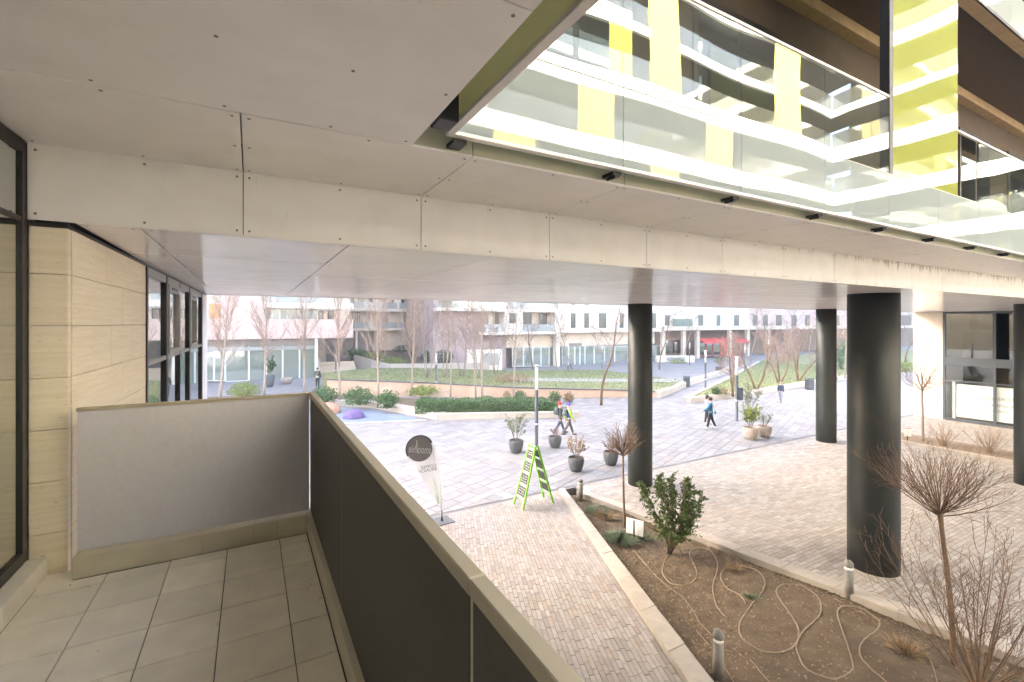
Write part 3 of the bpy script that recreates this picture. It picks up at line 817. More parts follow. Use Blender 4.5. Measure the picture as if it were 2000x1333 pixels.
m=MB(); m.cbox((8.925,GY-.012,4.374),(BX1,GY+.026,4.402),.003); m.build('top_rail',M['white_trim'],fr_)
for i,x in enumerate(gx[1:-1]):
    m=MB(); m.box((x-.075,GY+.03,2.757),(x+.012,2.912,2.784)); m.box((x-.05,GY+.04,2.738),(x-.035,GY+.14,2.7565)); m.build('bracket',M['black'],fr_)
m=MB(); m.box((1.13,GY+.03,2.757),(1.22,2.912,2.784)); m.build('bracket',M['black'],fr_)
yp=thing('yellow_glass_screen','tall yellow glass screen standing in the bridge balustrade','glass screen')
m=MB(); m.box((6.955,GY-.004,3.447),(8.915,GY+.010,6.49)); m.build('yellow_pane',M['facade_yellow'],yp)
m=MB(); m.cbox((6.855,GY-.006,3.447),(6.953,GY+.10,6.49),.003); m.build('side_frame',M['black'],yp)
# upper storey balustrade
ub=thing('upper_balustrade','upper storey glass balustrade at the top right corner','balustrade')
for i,(a,b) in enumerate(zip(gx[:-1],gx[1:])):
    m=MB(); m.box((a+.004,GY,6.56),(b-.004,GY+.012,7.2)); m.build('white_glass_pane',M['facade_white'],ub)
    m=MB(); m.box((a+.004,GY,7.21),(b-.004,GY+.012,8.13)); m.build('clear_glass_pane',M['facade_glass'],ub)
m=MB(); m.cbox((1.075,GY-.02,6.50),(BX1,GY+.005,6.555),.003); m.build('bottom_rail',M['black'],ub)
# side balustrade along the left wing, seen from below and behind
sb=thing('side_balustrade','olive backed glass balustrade edge running overhead beside the ceiling','balustrade')
y=2.745
for k in range(4):
    m=MB(); m.box((1.09,y-1.435,2.812),(1.102,y-.004,3.9)); m.build('pane',M['olive_glass'],sb)
    y-=1.44
m=MB(); m.cbox((1.066,-3,2.785),(1.118,2.728,2.811),.003); m.build('bottom_rail',M['white_trim'],sb)
m=MB(); m.cbox((.93,2.50,2.76),(1.05,2.66,3.05),.006); m.build('bracket',M['black'],sb)
m=MB(); m.cbox((.93,1.02,2.76),(1.05,1.16,3.05),.006); m.build('bracket',M['black'],sb)
# wing above the balcony
aw=thing('wing_building','apartment wing above the balcony ceiling','building')
m=MB(); m.box((-12,-14,ZC+.26),(.90,2.9,14)); m.build('wall',M['white_wall'],aw)
m=MB(); m.box((-12,2.95,2.96),(-1.23,12.4,14)); m.build('wall',M['white_wall'],aw)
m=MB(); m.box((-12,-14,-4.2),(-4.3,12.4,2.6)); m.build('wall',M['white_wall'],aw)

# ------------------------------------------------------------------ right wing with the shop
SX=34.0
sh=thing('shop_wing','pale travertine shop wing at the far end of the courtyard','building')
zz=[GZ+.335*i for i in range(0,19)]
for i,(a,b) in enumerate(zip(zz[:-1],zz[1:])):
    b=min(b,2.24)
    m=MB(); 
    cuts=[11.10,11.75 if i%2 else 11.5,12.44]
    for c0,c1 in zip(cuts[:-1],cuts[1:]):
        m=MB(); m.cbox((SX-.04,c0+.002,a+.002),(SX+.02,c1-.002,b-.002),.002); m.build('stone_block',M['trav_pale'],sh)
m=MB(); m.box((SX+.022,11.0,GZ),(46,12.43,14)); m.build('wall',M['white_wall'],sh)
m=MB(); m.box((SX+.0,-14,2.30),(46,10.99,2.6)); m.build('wall',M['white_wall'],sh)
# shop window
for y0,y1,m_ in ((10.98,11.09,'frame'),(8.95,9.05,'frame'),(6.1,6.2,'frame'),(3.6,3.7,'frame')):
    m=MB(); m.cbox((SX-.06,y0,GZ+.02),(SX+.05,y1,2.245),.003); m.build('mullion',M['post'],sh)
for z0,z1 in ((GZ+.02,GZ+.14),(-1.62,-1.56),(-.72,-.28),(2.12,2.245)):
    for y0,y1 in ((9.052,10.978),(6.202,8.948),(3.702,6.098)):
        m=MB(); m.cbox((SX-.05,y0,z0),(SX+.04,y1,z1),.003); m.build('rail',M['post'],sh)
M['shop_glass']=glass('shop_glass',(0.93,0.95,0.94),0.05,graz=.25)
M['shop_glass_up']=glass('shop_upper_glass',(0.30,0.33,0.35),0.06,graz=.2)
for z0,z1,mm in ((GZ+.141,-1.621,'shop_glass'),(-1.559,-.721,'shop_glass'),(-.279,2.119,'shop_glass_up')):
    for y0,y1 in ((9.052,10.978),(6.202,8.948),(3.702,6.098)):
        m=MB(); m.box((SX-.004,y0,z0),(SX+.004,y1,z1)); m.build('pane',M[mm],sh)
m=MB(); m.box((SX+2.5,3,GZ),(SX+2.55,11,2.2)); m.box((SX+.1,3,GZ-.02),(SX+2.5,11,GZ)); m.box((SX+.1,2.95,GZ),(SX+2.5,3,2.2)); m.build('shop_interior',M['brown'],sh)
for y0,y1 in ((10.0,10.85),(8.9,9.7)):      # white blinds behind the upper panes
    m=MB(); m.box((SX+.05,y0,1.2),(SX+.07,y1,2.1)); m.build('blind',M['sign_white'],sh)
sg=thing('pharmacy_board','white printed board behind the lower shop window','sign',(SX+.10,8.0,GZ))
m=MB(); m.cbox((0,-3.5,.25),(.03,2.55,2.05),.003); m.build('board',M['sign_white'],sg)
m=MB(); m.cbox((-.01,2.60,.1),(.05,2.72,2.2),.003); m.build('side_post',M['sign_white'],sg)
def text(body, size, mtn, parent, mw, name='lettering', ext=.002):
    cu=bpy.data.curves.new(name,'FONT'); cu.body=body; cu.size=size; cu.extrude=ext; cu.align_x='CENTER'; cu.resolution_u=3
    tmp=bpy.data.objects.new('tmp_text',cu); C.objects.link(tmp)
    dg=bpy.context.evaluated_depsgraph_get(); me=bpy.data.meshes.new_from_object(tmp.evaluated_get(dg))
    bpy.data.objects.remove(tmp); me.materials.clear(); me.materials.append(M[mtn]); me.transform(mw)
    return link(name,me,parent)
RX=Matrix(((0,0,-1,-.006),(-1,0,0,0),(0,1,0,0),(0,0,0,1)))
def shoptext(b,s,y,z,mt='print_grey'): text(b,s,mt,sg,Matrix.Translation((0,y,z))@RX)
shoptext('gy\u00f3gyszert\u00e1r',.30,.95,1.38); shoptext('pharmacy',.30,.92,1.02); shoptext('apotheke',.21,.92,.74)
for i,(y_,mt) in enumerate(((1.75,'print_grey'),(1.15,'print_grey'),(.5,'print_red'),(-.2,'print_grey'))):
    m=MB(); m.tube([(-.004,y_+.09*math.cos(a),.48+.08*math.sin(a)) for a in [x*.4 for x in range(0,14)]],.016,5); m.build('icon',M[mt],sg)
for i,z_ in enumerate((1.55,1.35,1.15)):
    m=MB(); m.box((-.004,2.1,z_),(-.001,2.32,z_+.05)); m.build('small_print',M['print_grey'],sg)
# ------------------------------------------------------------------ courtyard facades opposite (seen mirrored in the glass)
M['slab_white']=mat('white_slab_edge',(0.70,0.68,0.65),.6,.03,4)
M['balus_grey']=glass('grey_balustrade_glass',(0.62,0.64,0.60),0.10,body=(0.10,0.10,0.09),bodyamt=.5)
M['recess']=mat('olive_brown_recess_wall',(0.045,0.039,0.027),.7,.2,1.2)  # olive brown, darkened further to stand for shade inside the recesses
M['yellow_wall']=mat('pale_yellow_panel',(0.42,0.37,0.075),.5,.04,4)
M['curtain']=mat('pale_curtain',(0.42,0.41,0.36),.8,.25,6,stretch=(6,6,.2))
of=thing('courtyard_building','white banded apartment building across the courtyard, mirrored in the glass','building')
rw=thing('courtyard_wing','white banded apartment wing closing the courtyard, mirrored in the glass','building')
bands=[(3.3,4.1),(6.4,7.2),(9.4,10.2),(12.3,13.25),(15.4,15.85),(18.4,19.2),(21.5,22.1)]
FY=-11.2
for i,(z0,z1) in enumerate(bands):
    m=MB(); m.cbox((-12,FY-.18,z0),(33.98,FY,z1),.01); m.build('slab_band',M['slab_white'],of)
    m=MB(); m.box((-12,FY-2.8,z0+.02),(36.78,FY-.182,z1-.02)); m.build('deck',M['recess'],of)
    m=MB(); m.cbox((34.0,FY-.18,z0),(34.18,2.70,z1),.01); m.build('slab_band',M['slab_white'],rw)
    m=MB(); m.box((34.182,FY-.18,z0+.02),(36.8,2.70,z1-.02)); m.build('deck',M['recess'],rw)
    if i<6:
        x=-12
        while x<33.9:
            x2=min(33.94,x+2.3); m=MB(); m.box((x+.01,FY-.06,z1+.03),(x2-.01,FY-.045,z1+1.0)); m.build('balustrade_pane',M['balus_grey'],of); x=x2
        y=FY
        while y<2.5:
            y2=min(2.6,y+2.3); m=MB(); m.box((34.045,y+.01,z1+.03),(34.06,y2-.01,z1+1.0)); m.build('balustrade_pane',M['balus_grey'],rw); y=y2
        for x in (1.5,5.5,9.8,15.2,20.0,25.2,31.2):
            m=MB(); m.cbox((x,FY-2.76,z1+.01),(x+1.9,FY-2.72,bands[i+1][0]-.3),.005); w=m.build('window',M['frame'],of)
            m=MB(); m.box((x+.08,FY-2.715,z1+.1),(x+1.82,FY-2.705,bands[i+1][0]-.4)); m.build('pane',M['win'],w)
        for y in (-9,-5,-1.2):
            m=MB(); m.cbox((36.72,y,z1+.01),(36.76,y+1.9,bands[i+1][0]-.3),.005); w=m.build('window',M['frame'],rw)
            m=MB(); m.box((36.705,y+.08,z1+.1),(36.715,y+1.82,bands[i+1][0]-.4)); m.build('pane',M['win'],w)
m=MB(); m.box((-12,FY-6,-4.2),(36.9,FY-2.8,22.1)); m.build('wall',M['recess'],of)
m=MB(); m.box((-12,FY-2.79,-4.2),(33.9,FY-.4,3.29)); m.build('ground_floor_wall',M['trav_pale'],of)  # unseen wall, coloured pale to bounce light towards the balcony
m=MB(); m.box((36.8,FY,2.61),(46,10.98,22.1)); m.build('wall',M['recess'],rw)
for (x0,x1,z0,z1) in ((16.9,19.1,13.26,18.39),(27.2,29.7,13.26,18.39),(4.5,6.6,13.26,15.39),(12.9,14.8,10.21,12.29),(21.1,23.4,10.21,12.29),(8.6,10.6,7.21,9.39),(17.0,19.0,7.21,9.39)):
    m=MB(); m.cbox((x0,FY-.03,z0),(x1,FY+.02,z1),.005); m.build('yellow_panel',M['yellow_wall'],of)

# ------------------------------------------------------------------ raised gardens of the square
def gz(x): return -2.62-(x-5)/20.5*.80         # sloping garden level
wl_=[(-20,45.5),(-2.5,41.0),(4.9,36.8),(11.2,33.3),(16.2,29.3),(20.5,27.2),(24.4,25.6),(25.6,24.5)]
back=[(33.5,28.4),(43.1,32.3),(47.0,34.2),(44,40.5),(34,42.5),(22,43.5),(16,47.0),(10,47.0),(5.3,42.5)]
rwall=thing('retaining_wall','long ochre retaining wall with dark cap in front of the lawn','wall')
for i,(p,q) in enumerate(zip(wl_[2:-1],wl_[3:])):
    P=Vector(p);Q=Vector(q);n=max(1,round((Q-P).length/2.4))
    for k in range(n):
        A=P+(Q-P)*k/n;B=P+(Q-P)*(k+1)/n;d=(B-A).normalized();nn=Vector((-d.y,d.x))
        A2,B2=A+d*.006,B-d*.006
        m=MB(); m.prism([tuple(A2),tuple(B2),tuple(B2+nn*.3),tuple(A2+nn*.3)],GZ-.2,lambda s_:gz(s_[0])+.02); m.build('wall_panel',M['ochre_wall'],rwall)
        m=MB(); m.prism([tuple(A-nn*.04),tuple(B-nn*.04),tuple(B+nn*.34),tuple(A+nn*.34)],lambda s_:gz(s_[0])+.025,lambda s_:gz(s_[0])+.10); m.build('wall_cap',M['wallcap'],rwall)
# lawn surface (triangulated grid so it can slope)
def inpoly(x,y,poly):
    c=False;n=len(poly)
    for i in range(n):
        x1,y1=poly[i];x2,y2=poly[(i+1)%n]
        if (y1>y)!=(y2>y) and x<(x2-x1)*(y-y1)/(y2-y1)+x1: c=not c
    return c
lp1=[(p[0]+.10,p[1]+.16) for p in wl_[2:-1]]+[(25.75,24.75)]+back
lp1=[lp1[0]]+lp1[1:]
mb=MB(); n=len(lp1)
mb.add([(p[0],p[1],gz(p[0])) for p in lp1]+[(p[0],p[1],GZ-.2) for p in lp1],[tuple(range(n))]+[((i+1)%n,i,n+i,n+(i+1)%n) for i in range(n)])
lawn=mb.build('lawn', M['turf'], kind='structure')
# gravel walk through the lawn (laid 1 cm above the turf)
def ribbon(pts,w,zf,name,mt,parent=None,kind=None,th=.012):
    m=MB();vs=[];n=len(pts)
    for i,p in enumerate(pts):
        a=Vector(pts[max(0,i-1)]);b=Vector(pts[min(n-1,i+1)]);d=(b-a).normalized();nn=Vector((-d.y,d.x));p=Vector(p)
        for s_ in (-1,1):
            q=p+nn*w/2*s_; vs.append((q.x,q.y,zf(q.x)+th))
    m.add(vs,[(2*i,2*i+1,2*i+3,2*i+2) for i in range(n-1)]); return m.build(name,M[mt],parent,kind=kind)
ribbon([(19.5,34.6),(24,33.6),(29,32.2),(34,31.2),(38.5,31.6)],2.6,gz,'gravel_walk','grey_path',kind='structure')
lawn2p=[(26.2,22.0),(33,22.0),(44,23.3),(62,24.5),(110,27),(110,44),(70,43.5),(59.5,38.3),(50.2,33.6),(38,27.6),(29.3,23.4)]
mb=MB(); mb.prism(lawn2p,GZ-.2,GZ+.30); lawn2=mb.build('lawn_mound', M['turf'], kind='structure')
rk=thing('lawn_kerb','pale stone kerb around the right-hand lawn with small bare trees','kerb')
kerbline([(26.0,21.85),(33,21.85),(44,23.15),(62,24.35),(100,26.5)],.34,GZ-.2,GZ+.36,rk,'kerb_stone','pale_stone',2.2)
kerbline([(26.0,22.0),(29.2,23.55),(38,27.75),(50.2,33.8),(59.5,38.4)],.34,GZ-.2,GZ+.36,rk,'kerb_stone','pale_stone',2.2)
rk2=thing('lawn_edge_wall','low pale stone edge wall rising along the right side of the sloping lawn','wall')
for (p,q) in zip([(25.6,24.5),(33.5,28.4),(43.1,32.3)],[(33.5,28.4),(43.1,32.3),(47,34.2)]):
    P=Vector(p);Q=Vector(q);n=max(1,round((Q-P).length/2.2))
    for k in range(n):
        A=P+(Q-P)*(k/n)+(Q-P).normalized()*.005;B=P+(Q-P)*((k+1)/n);d=(B-A).normalized();nn=Vector((d.y,-d.x))
        m=MB(); m.prism([tuple(A),tuple(B),tuple(B+nn*.4),tuple(A+nn*.4)],GZ-.1,lambda s_:max(gz(s_[0]),GZ)+.14 if s_[0]<31 else GZ+.45); m.build('wall_stone',M['pale_stone'],rk2)
# grass blades
mb=MB(); mb.r=[]
def blades(poly,zf,n):
    x0=min(p[0] for p in poly);x1=max(p[0] for p in poly);y0=min(p[1] for p in poly);y1=max(p[1] for p in poly);k=0
    while k<n:
        x=rng.uniform(x0,min(x1,60));y=rng.uniform(y0,y1)
        if not inpoly(x,y,poly): continue
        k+=1
        h=rng.uniform(.03,.09);a=rng.uniform(0,6.28);w=rng.uniform(.02,.05);z=zf(x);dx,dy=math.cos(a)*w,math.sin(a)*w
        mb.add([(x-dx,y-dy,z),(x+dx,y+dy,z),(x+rng.uniform(-.04,.04),y+rng.uniform(-.04,.04),z+h)],[(0,1,2)]); mb.r.append(rng.random())
blades(lp1,gz,16000); blades(lawn2p,lambda x:GZ+.30,9000)
mb.build('grass',M['grass'],kind='stuff')

# playground surface, seat wall and hedge planter
pg=[(-6,26.2),(4.0,26.6),(8.6,25.1),(7.9,26.7),(6.6,29.6),(5.2,31.2),(2.5,32.2),(-6,33)]
mb=MB(); mb.prism(pg,GZ-.1,GZ+.012,bottom=False); mb.build('playground_surface',M['rubber_blue'],kind='structure')
kerbline([(-6,26.12),(4.0,26.52),(8.6,25.02)],.16,GZ-.1,GZ+.03,plaza,'edging_stone','pale_stone',1.2)
def dome(x,y,r,h,mt,label):
    m=MB(); pr=[(r*math.cos(a),h*math.sin(a)) for a in [i*math.pi/2/12 for i in range(13)]]; pr[-1]=(0.0,h); pr=[(r*.97,-.02)]+pr; m.lathe(pr,32)
    return m.build('play_dome',M[mt],None,(x,y,GZ+.012),0,None,label,'play dome','rubber play domes')
dome(5.15,27.75,.60,.50,'rubber_purple','purple rubber play dome on the blue playground surface')
dome(4.05,30.0,.75,.62,'rubber_orange','pale orange rubber play dome half hidden by the parapet corner')
sw=thing('seat_wall','pale stone seat wall curving around the hedge planter','wall')
swp=[(-5,34.2),(2.5,33.0),(5.4,31.9),(6.9,30.2),(8.0,27.4),(9.05,24.8)]
def sweep(pts,w0,z0,z1,nm,mt,par,step=1.3,inner=1):
    for (p,q) in zip(pts[:-1],pts[1:]):
        P=Vector(p);Q=Vector(q);l=(Q-P).length;n=max(1,round(l/step));d=(Q-P)/l;nn=Vector((-d.y,d.x))*inner
        for k in range(n):
            A=P+d*(l*k/n+.004);B=P+d*(l*(k+1)/n-.004)
            m=MB(); m.prism([tuple(A),tuple(B),tuple(B+nn*w0),tuple(A+nn*w0)],z0,z1-.02); 
            c=(A+B+A+B+nn*w0*2)/4
            m.prism([tuple(c+(v-c)*.985) for v in (A,B,B+nn*w0,A+nn*w0)],z1-.0205,z1,bottom=False); m.build(nm,M[mt],par)
sweep(swp,.75,GZ-.1,GZ+.34,'seat_stone','pale_stone',sw,1.3,1)
sweep([(9.05,24.8),(16.4,21.4)],.35,GZ-.1,GZ+.34,'seat_stone','pale_stone',sw,1.5,1)
mb=MB(); mb.prism([(-5,34.9),(2.7,33.7),(5.9,32.4),(7.5,30.5),(8.6,27.9),(9.4,25.05),(16.3,21.75),(17.0,23.3),(12,28.8),(6,35.2),(-5,40)],GZ-.1,GZ+.26); mb.build('planter_soil',M['soil'],kind='structure')

# ------------------------------------------------------------------ far buildings of the square
M['pink']=mat('pink_render',(0.56,0.405,0.35),.8,.05,.8)
M['white_render']=mat('warm_white_render',(0.66,0.60,0.51),.8,.05,1)
M['beige_render']=mat('beige_render',(0.60,0.50,0.39),.8,.08,1)
M['brown_render']=mat('mauve_brown_render',(0.36,0.28,0.27),.8,.12,1)
M['dark_recess']=mat('dark_recess_wall',(0.22,0.19,0.165),.8,.15,1)
M['store_glass']=glass('storefront_glass',(0.62,0.70,0.66),0.22,body=(0.55,0.62,0.53),bodyamt=.4)
M['green_glass']=glass('green_balcony_glass',(0.45,0.62,0.55),0.2,body=(0.16,0.30,0.25),bodyamt=.6)
M['frost']=glass('frosted_balcony_glass',(0.8,0.85,0.85),0.15,body=(0.55,0.60,0.60),bodyamt=.75)
M['orange']=mat('orange_panel',(0.62,0.27,0.09),.6,.08,2)
M['red']=mat('red_shopfront',(0.55,0.06,0.05),.5,.10,2)
M['wood']=mat('brown_timber',(0.22,0.12,0.06),.6,.2,3)
M['frame_pale']=mat('pale_shop_frame',(0.60,0.59,0.56),.5,.05,4)
class Fac:
    """a facade plane Y = y; rectangles are given by the directions in which they appear"""
    def __init__(s,y,par): s.y=y; s.p=par
    def r(s,u0,v0,u1,v1): 
        a=wy(u0,v0,s.y); b=wy(u1,v1,s.y); return a.x,b.x,b.z,a.z
    def box(s,nm,mt,u0,v0,u1,v1,f=0.0,bk=.3,par=None,c=.01):
        x0,x1,z0,z1=s.r(u0,v0,u1,v1); m=MB(); m.cbox((x0,s.y-f,z0),(x1,s.y+bk,z1),c); return m.build(nm,M[mt],par or s.p)
    def win(s,u0,v0,u1,v1,mt='win',fr='frame_grey',nm='window',f=.03,mull=0,back='dark_recess'):
        x0,x1,z0,z1=s.r(u0,v0,u1,v1); t=.07; m=MB()
        m.box((x0,s.y-f,z0),(x0+t,s.y+.02,z1)); m.box((x1-t,s.y-f,z0),(x1,s.y+.02,z1)); m.box((x0+t,s.y-f,z0),(x1-t,s.y+.02,z0+t)); m.box((x0+t,s.y-f,z1-t),(x1-t,s.y+.02,z1))
        for k in range(mull):
            xm=x0+(x1-x0)*(k+1)/(mull+1); m.box((xm-.03,s.y-f,z0+t),(xm+.03,s.y+.02,z1-t))
        w=m.build(nm,M[fr],s.p)
        for k in range(mull+1):
            xa=x0+(x1-x0)*k/(mull+1)+.04; xb=x0+(x1-x0)*(k+1)/(mull+1)-.04
            m=MB(); m.box((xa,s.y-.012,z0+.04),(xb,s.y-.004,z1-.04)); m.build('pane',M[mt],w)
        m=MB(); m.box((x0+.02,s.y+.021,z0),(x1-.02,s.y+.03,z1)); m.build('reveal',M[back],w)
        return w
    def ground_z(s): return GZ
# --- pink block, left
b1=thing('pink_apartment_block','pink rendered block with glazed ground floor, leftmost across the square','building')
F=Fac(49.9,b1)
X=lambda u,y=49.9: wy(u,632,y).x
x0,x1=-30.0,X(621)
m=MB(); m.box((x0,49.9,.12),(x1,62,2.0)); m.build('wall',M['pink'],b1)               # band above the shop
m=MB(); m.box((x0,49.9,2.0),(X(515),62,28)); m.build('wall',M['pink'],b1)  # unseen upper storeys raised to block low sun under the bridge
m=MB(); m.box((X(515),50.2,2.0),(x1,62,28)); m.build('wall',M['white_render'],b1)
m=MB(); m.box((x0,50.9,GZ),(x1-.2,62,.118)); m.build('ground_floor_wall',M['dark_recess'],b1)
m=MB(); m.cbox((X(515),49.6,3.05),(X(690),50.19,3.62),.01); m.build('balcony_slab',M['white_render'],b1)
m=MB(); m.box((X(515),49.62,3.65),(X(650),49.64,4.6)); m.build('balustrade_pane',M['frost'],b1)
F.y=50.19
for a,b in ((517,545),(547,575),(577,619)): F.win(a,605,b,624.5,'store_glass',mull=1)
for a,b in ((520,560),(565,612)): F.win(a,575,b,592,'win',mull=2)
F.y=49.9
F.box('orange_recess','orange',408,594,431,622,.02,.1)
F.win(409,578,431,592,'win'); 
# overhang to the right with balcony recess
m=MB(); m.box((x1+.002,49.9,.12),(X(690),58,2.0)); m.build('overhang_wall',M['pink'],b1)
m=MB(); m.box((x1+.002,52.0,2.0),(X(690),58,28)); m.build('overhang_wall',M['beige_render'],b1)
F.y=51.98; F.win(622,607,632,627,'win','frame'); F.win(640,607,652,627,'win','frame')
# glazed ground floor
F.y=50.6; us=[380,418,440,486,520,552,585,618]
for a,b in zip(us[:-1],us[1:]):
    F.win(a,668,b,744,'store_glass','frame_pale','storefront_window',.04); 
F.y=50.58; F.box('storefront_rail','frame_grey',380,680,618,682,.06,.0)
m=MB(); m.box((x0,50.4,-.55),(x1,50.56,.115)); m.build('shop_lintel',M['dark_recess'],b1)
m=MB(); m.cbox((x1-.25,50.0,GZ),(x1,50.55,.115),.01); m.build('corner_pier',M['white_render'],b1)
# --- beige balcony block behind
b2=thing('beige_balcony_block','beige block with white balcony slabs set back behind the evergreen bank','building')
YB=61.0; F2=Fac(YB,b2); XB=lambda u: wy(u,632,YB).x; ZB=lambda v,u=750: wy(u,v,YB).z
m=MB(); m.box((XB(600),YB+1.4,GZ),(XB(870),YB+9,28)); m.build('wall',M['beige_render'],b2)  # unseen upper part raised to keep the sun off the shop wing
for v0,v1 in ((603,609),(642,646),(565,571)):
    m=MB(); m.cbox((XB(655),YB,ZB(v1)),(XB(852),YB+1.4,ZB(v0)),.01); m.build('balcony_slab',M['white_render'],b2)
for a,b in ((657,690),(692,733),(737,775),(780,812),(815,850)):
    m=MB(); m.box((XB(a),YB+.03,ZB(602.9)),(XB(b),YB+.05,ZB(591))); m.build('balustrade_pane',M['frost'],b2)
    if a>680:
        m=MB(); m.box((XB(a),YB+.03,ZB(641.9)),(XB(b),YB+.05,ZB(630))); m.build('balustrade_pane',M['frost'],b2)
for u in (735,777,813,851):
    m=MB(); m.cbox((XB(u)-.45,YB+.06,ZB(608.8)),(XB(u)+.45,YB+1.39,ZB(571)),.01); m.build('fin_wall',M['white_render'],b2)
m=MB(); m.cbox((XB(697)-.15,YB+.2,GZ),(XB(697)+.15,YB+.5,ZB(646)-.01),.01); m.build('pillar',M['white_render'],b2)
m=MB(); m.box((XB(640),YB+1.2,GZ),(XB(735),YB+1.39,ZB(646.5))); m.build('recess_wall',M['dark_recess'],b2)
F2.y=YB+1.38
for a,b in ((688,694),(697,702),(720,725),(745,757),(790,800),(820,832)): F2.win(a,611,b,641,'win','frame')
for a,b in ((690,700),(707,722),(770,790),(815,822),(830,845)): F2.win(a,578,b,602,'win','frame')
# --- white block with shops, centre
b3=thing('white_shop_block','warm white block with glazed shops and balconies in the centre background','building')
YM=48.0; F3=Fac(YM,b3); XM=lambda u: wy(u,632,YM).x
def ZM(u,v): return wy(u,v,YM).z
z_sl=ZM(1050,651); 
m=MB(); m.box((XM(856),YM+1.5,GZ),(XM(1000),YM+12,z_sl)); m.build('ground_floor_wall',M['brown_render'],b3)
m=MB(); m.box((XM(1000)+.002,YM+2.2,GZ),(XM(1292),YM+12,z_sl)); m.build('ground_floor_wall',M['dark_recess'],b3)
zA=ZM(1050,610); 
m=MB(); m.box((XM(856),YM+1.5,z_sl+.002),(XM(960),YM+12,22)); m.build('wall',M['brown_render'],b3)
m=MB(); m.box((XM(960)+.002,YM+1.5,z_sl+.002),(XM(1090),YM+12,22)); m.build('wall',M['beige_render'],b3)
m=MB(); m.box((XM(1090)+.002,YM,z_sl+.002),(XM(1292),YM+12,22)); m.build('wall',M['white_render'],b3)
# balconies: slabs, frames, glass
def slab(u0,u1,z,f=0.0,h=.32,mt='white_render',nm='balcony_slab'):
    m=MB(); m.cbox((XM(u0),YM-f,z),(XM(u1),YM+1.5,z+h),.01); return m.build(nm,M[mt],b3)
slab(945,1091,z_sl-.15); slab(856,1091,zA,0.0,.34); slab(856,1091,zA+3.1,0,.34)
for a,b,mt in ((858,896,'green_glass'),(897,935,'green_glass'),(937,962,'frost'),(964,984,'frost'),(1000,1045,'frost'),(1046,1088,'frost')):
    m=MB(); m.box((XM(a),YM+.03,zA+.36),(XM(b),YM+.05,zA+1.3)); m.build('balustrade_pane',M[mt],b3)
for a,b in ((946,966),(967,985),(1022,1052),(1053,1083)):
    m=MB(); m.box((XM(a),YM+.03,z_sl+.19),(XM(b),YM+.05,z_sl+1.05)); m.build('balustrade_pane',M['frost'],b3)
m=MB(); m.box((XM(986),YM+.001,z_sl+.172),(XM(1021),YM+1.498,zA-.001)); m.build('white_box_wall',M['white_render'],b3)
m=MB(); m.box((XM(1084),YM+.001,z_sl+.172),(XM(1090),YM+1.498,zA-.001)); m.build('white_box_wall',M['white_render'],b3)
m=MB(); m.box((XM(960),YM+.8,z_sl+.172),(XM(966),YM+1.498,zA-.001)); m.build('white_box_wall',M['white_render'],b3)
F3.y=YM-.001
F3.win(995,612,1007,632,'win','frame')
F3.y=YM+1.49
for a,b in ((967,985),(1022,1038),(1052,1068)): F3.win(a,613,b,640,'win','frame',back='wood')
F3.y=YM-.001
for a,b,bk in ((1115,1124,'beige_render'),(1141,1150,'dark_recess'),(1170,1184,'orange'),(1210,1218,'dark_recess'),(1250,1262,'dark_recess'),(1273,1281,'dark_recess')):
    F3.win(a,612,b,641,'win','frame',back=bk); F3.win(a,575,b,596,'win','frame',back=bk)
# shopfronts
F3.y=YM+1.2
for a,b in ((1000,1022),(1022.5,1040),(1040.5,1056),(1056.5,1072),(1072.5,1086)): F3.win(a,678,b,716,'store_glass','frame_pale','storefront_window',.05)
for a,b in ((1097,1110),(1110.5,1122),(1122.5,1132),(1132.5,1142),(1142.5,1160),(1160.5,1180),(1180.5,1200),(1200.5,1226),(1226.5,1258),(1258.5,1290)): F3.win(a,676,b,716,'store_glass','frame_pale','storefront_window',.05)
F3.box('shop_sign_band','dark_recess',1112,671,1136,677,.06,.1)
m=MB(); m.cbox((XM(1088),YM+.1,GZ),(XM(1095),YM+.9,z_sl-.16),.02); m.build('pillar',M['white_render'],b3)
m=MB(); m.box((XM(1000),YM+1.3,ZM(1100,678)),(XM(1292),YM+2.19,z_sl-.001)); m.build('shop_lintel',M['beige_render'],b3)
# --- right block with the red shop
b4=thing('red_shop_block','white block with brown arcade and red shopfronts on the right background','building')
YR=48.6; F4=Fac(YR,b4); XR=lambda u: wy(u,632,YR).x
zs=wy(1400,645,YR).z
m=MB(); m.box((XR(1293),YR+2.5,GZ),(XR(1800),YR+12,zs)); m.build('arcade_wall',M['wood'],b4)
m=MB(); m.box((XR(1293),YR,zs+.6),(XR(1462),YR+12,22)); m.build('wall',M['white_render'],b4)
m=MB(); m.box((XR(1462)+.002,YR+1.5,zs+.6),(XR(1800),YR+12,22)); m.build('wall',M['pink'],b4)
m=MB(); m.cbox((XR(1293),YR-.5,zs),(XR(1800),YR+2.49,zs+.6),.02); m.build('arcade_slab',M['beige_render'],b4)
F4.y=YR-.001
for a,b,bk in ((1298,1308,'dark_recess'),(1363,1374,'orange'),(1399,1407,'green_leafy'),(1433,1444,'orange')):
    F4.win(a,615,b,637,'win','frame_grey',back=bk if bk in M else 'dark_recess')
F4.box('balcony_recess','beige_render',1312,613,1346,637,.02,.1)
m=MB(); m.box((XR(1309),YR-.55,zs+.62),(XR(1347),YR-.53,zs+1.7)); m.build('balustrade_pane',M['green_glass'],b4)
F4.y=YR+1.49
for a,b in ((1470,1480),(1490,1500),(1515,1527),(1545,1556),(1572,1582),(1600,1640),(1660,1700),(1740,1780)): F4.win(a,615,b,637,'win','frame_grey')
F4.y=YR+2.48
for a,b,mt in ((1297,1312,'win'),(1313,1330,'win')): F4.win(a,664,b,692,mt,'wood',"storefront_window")
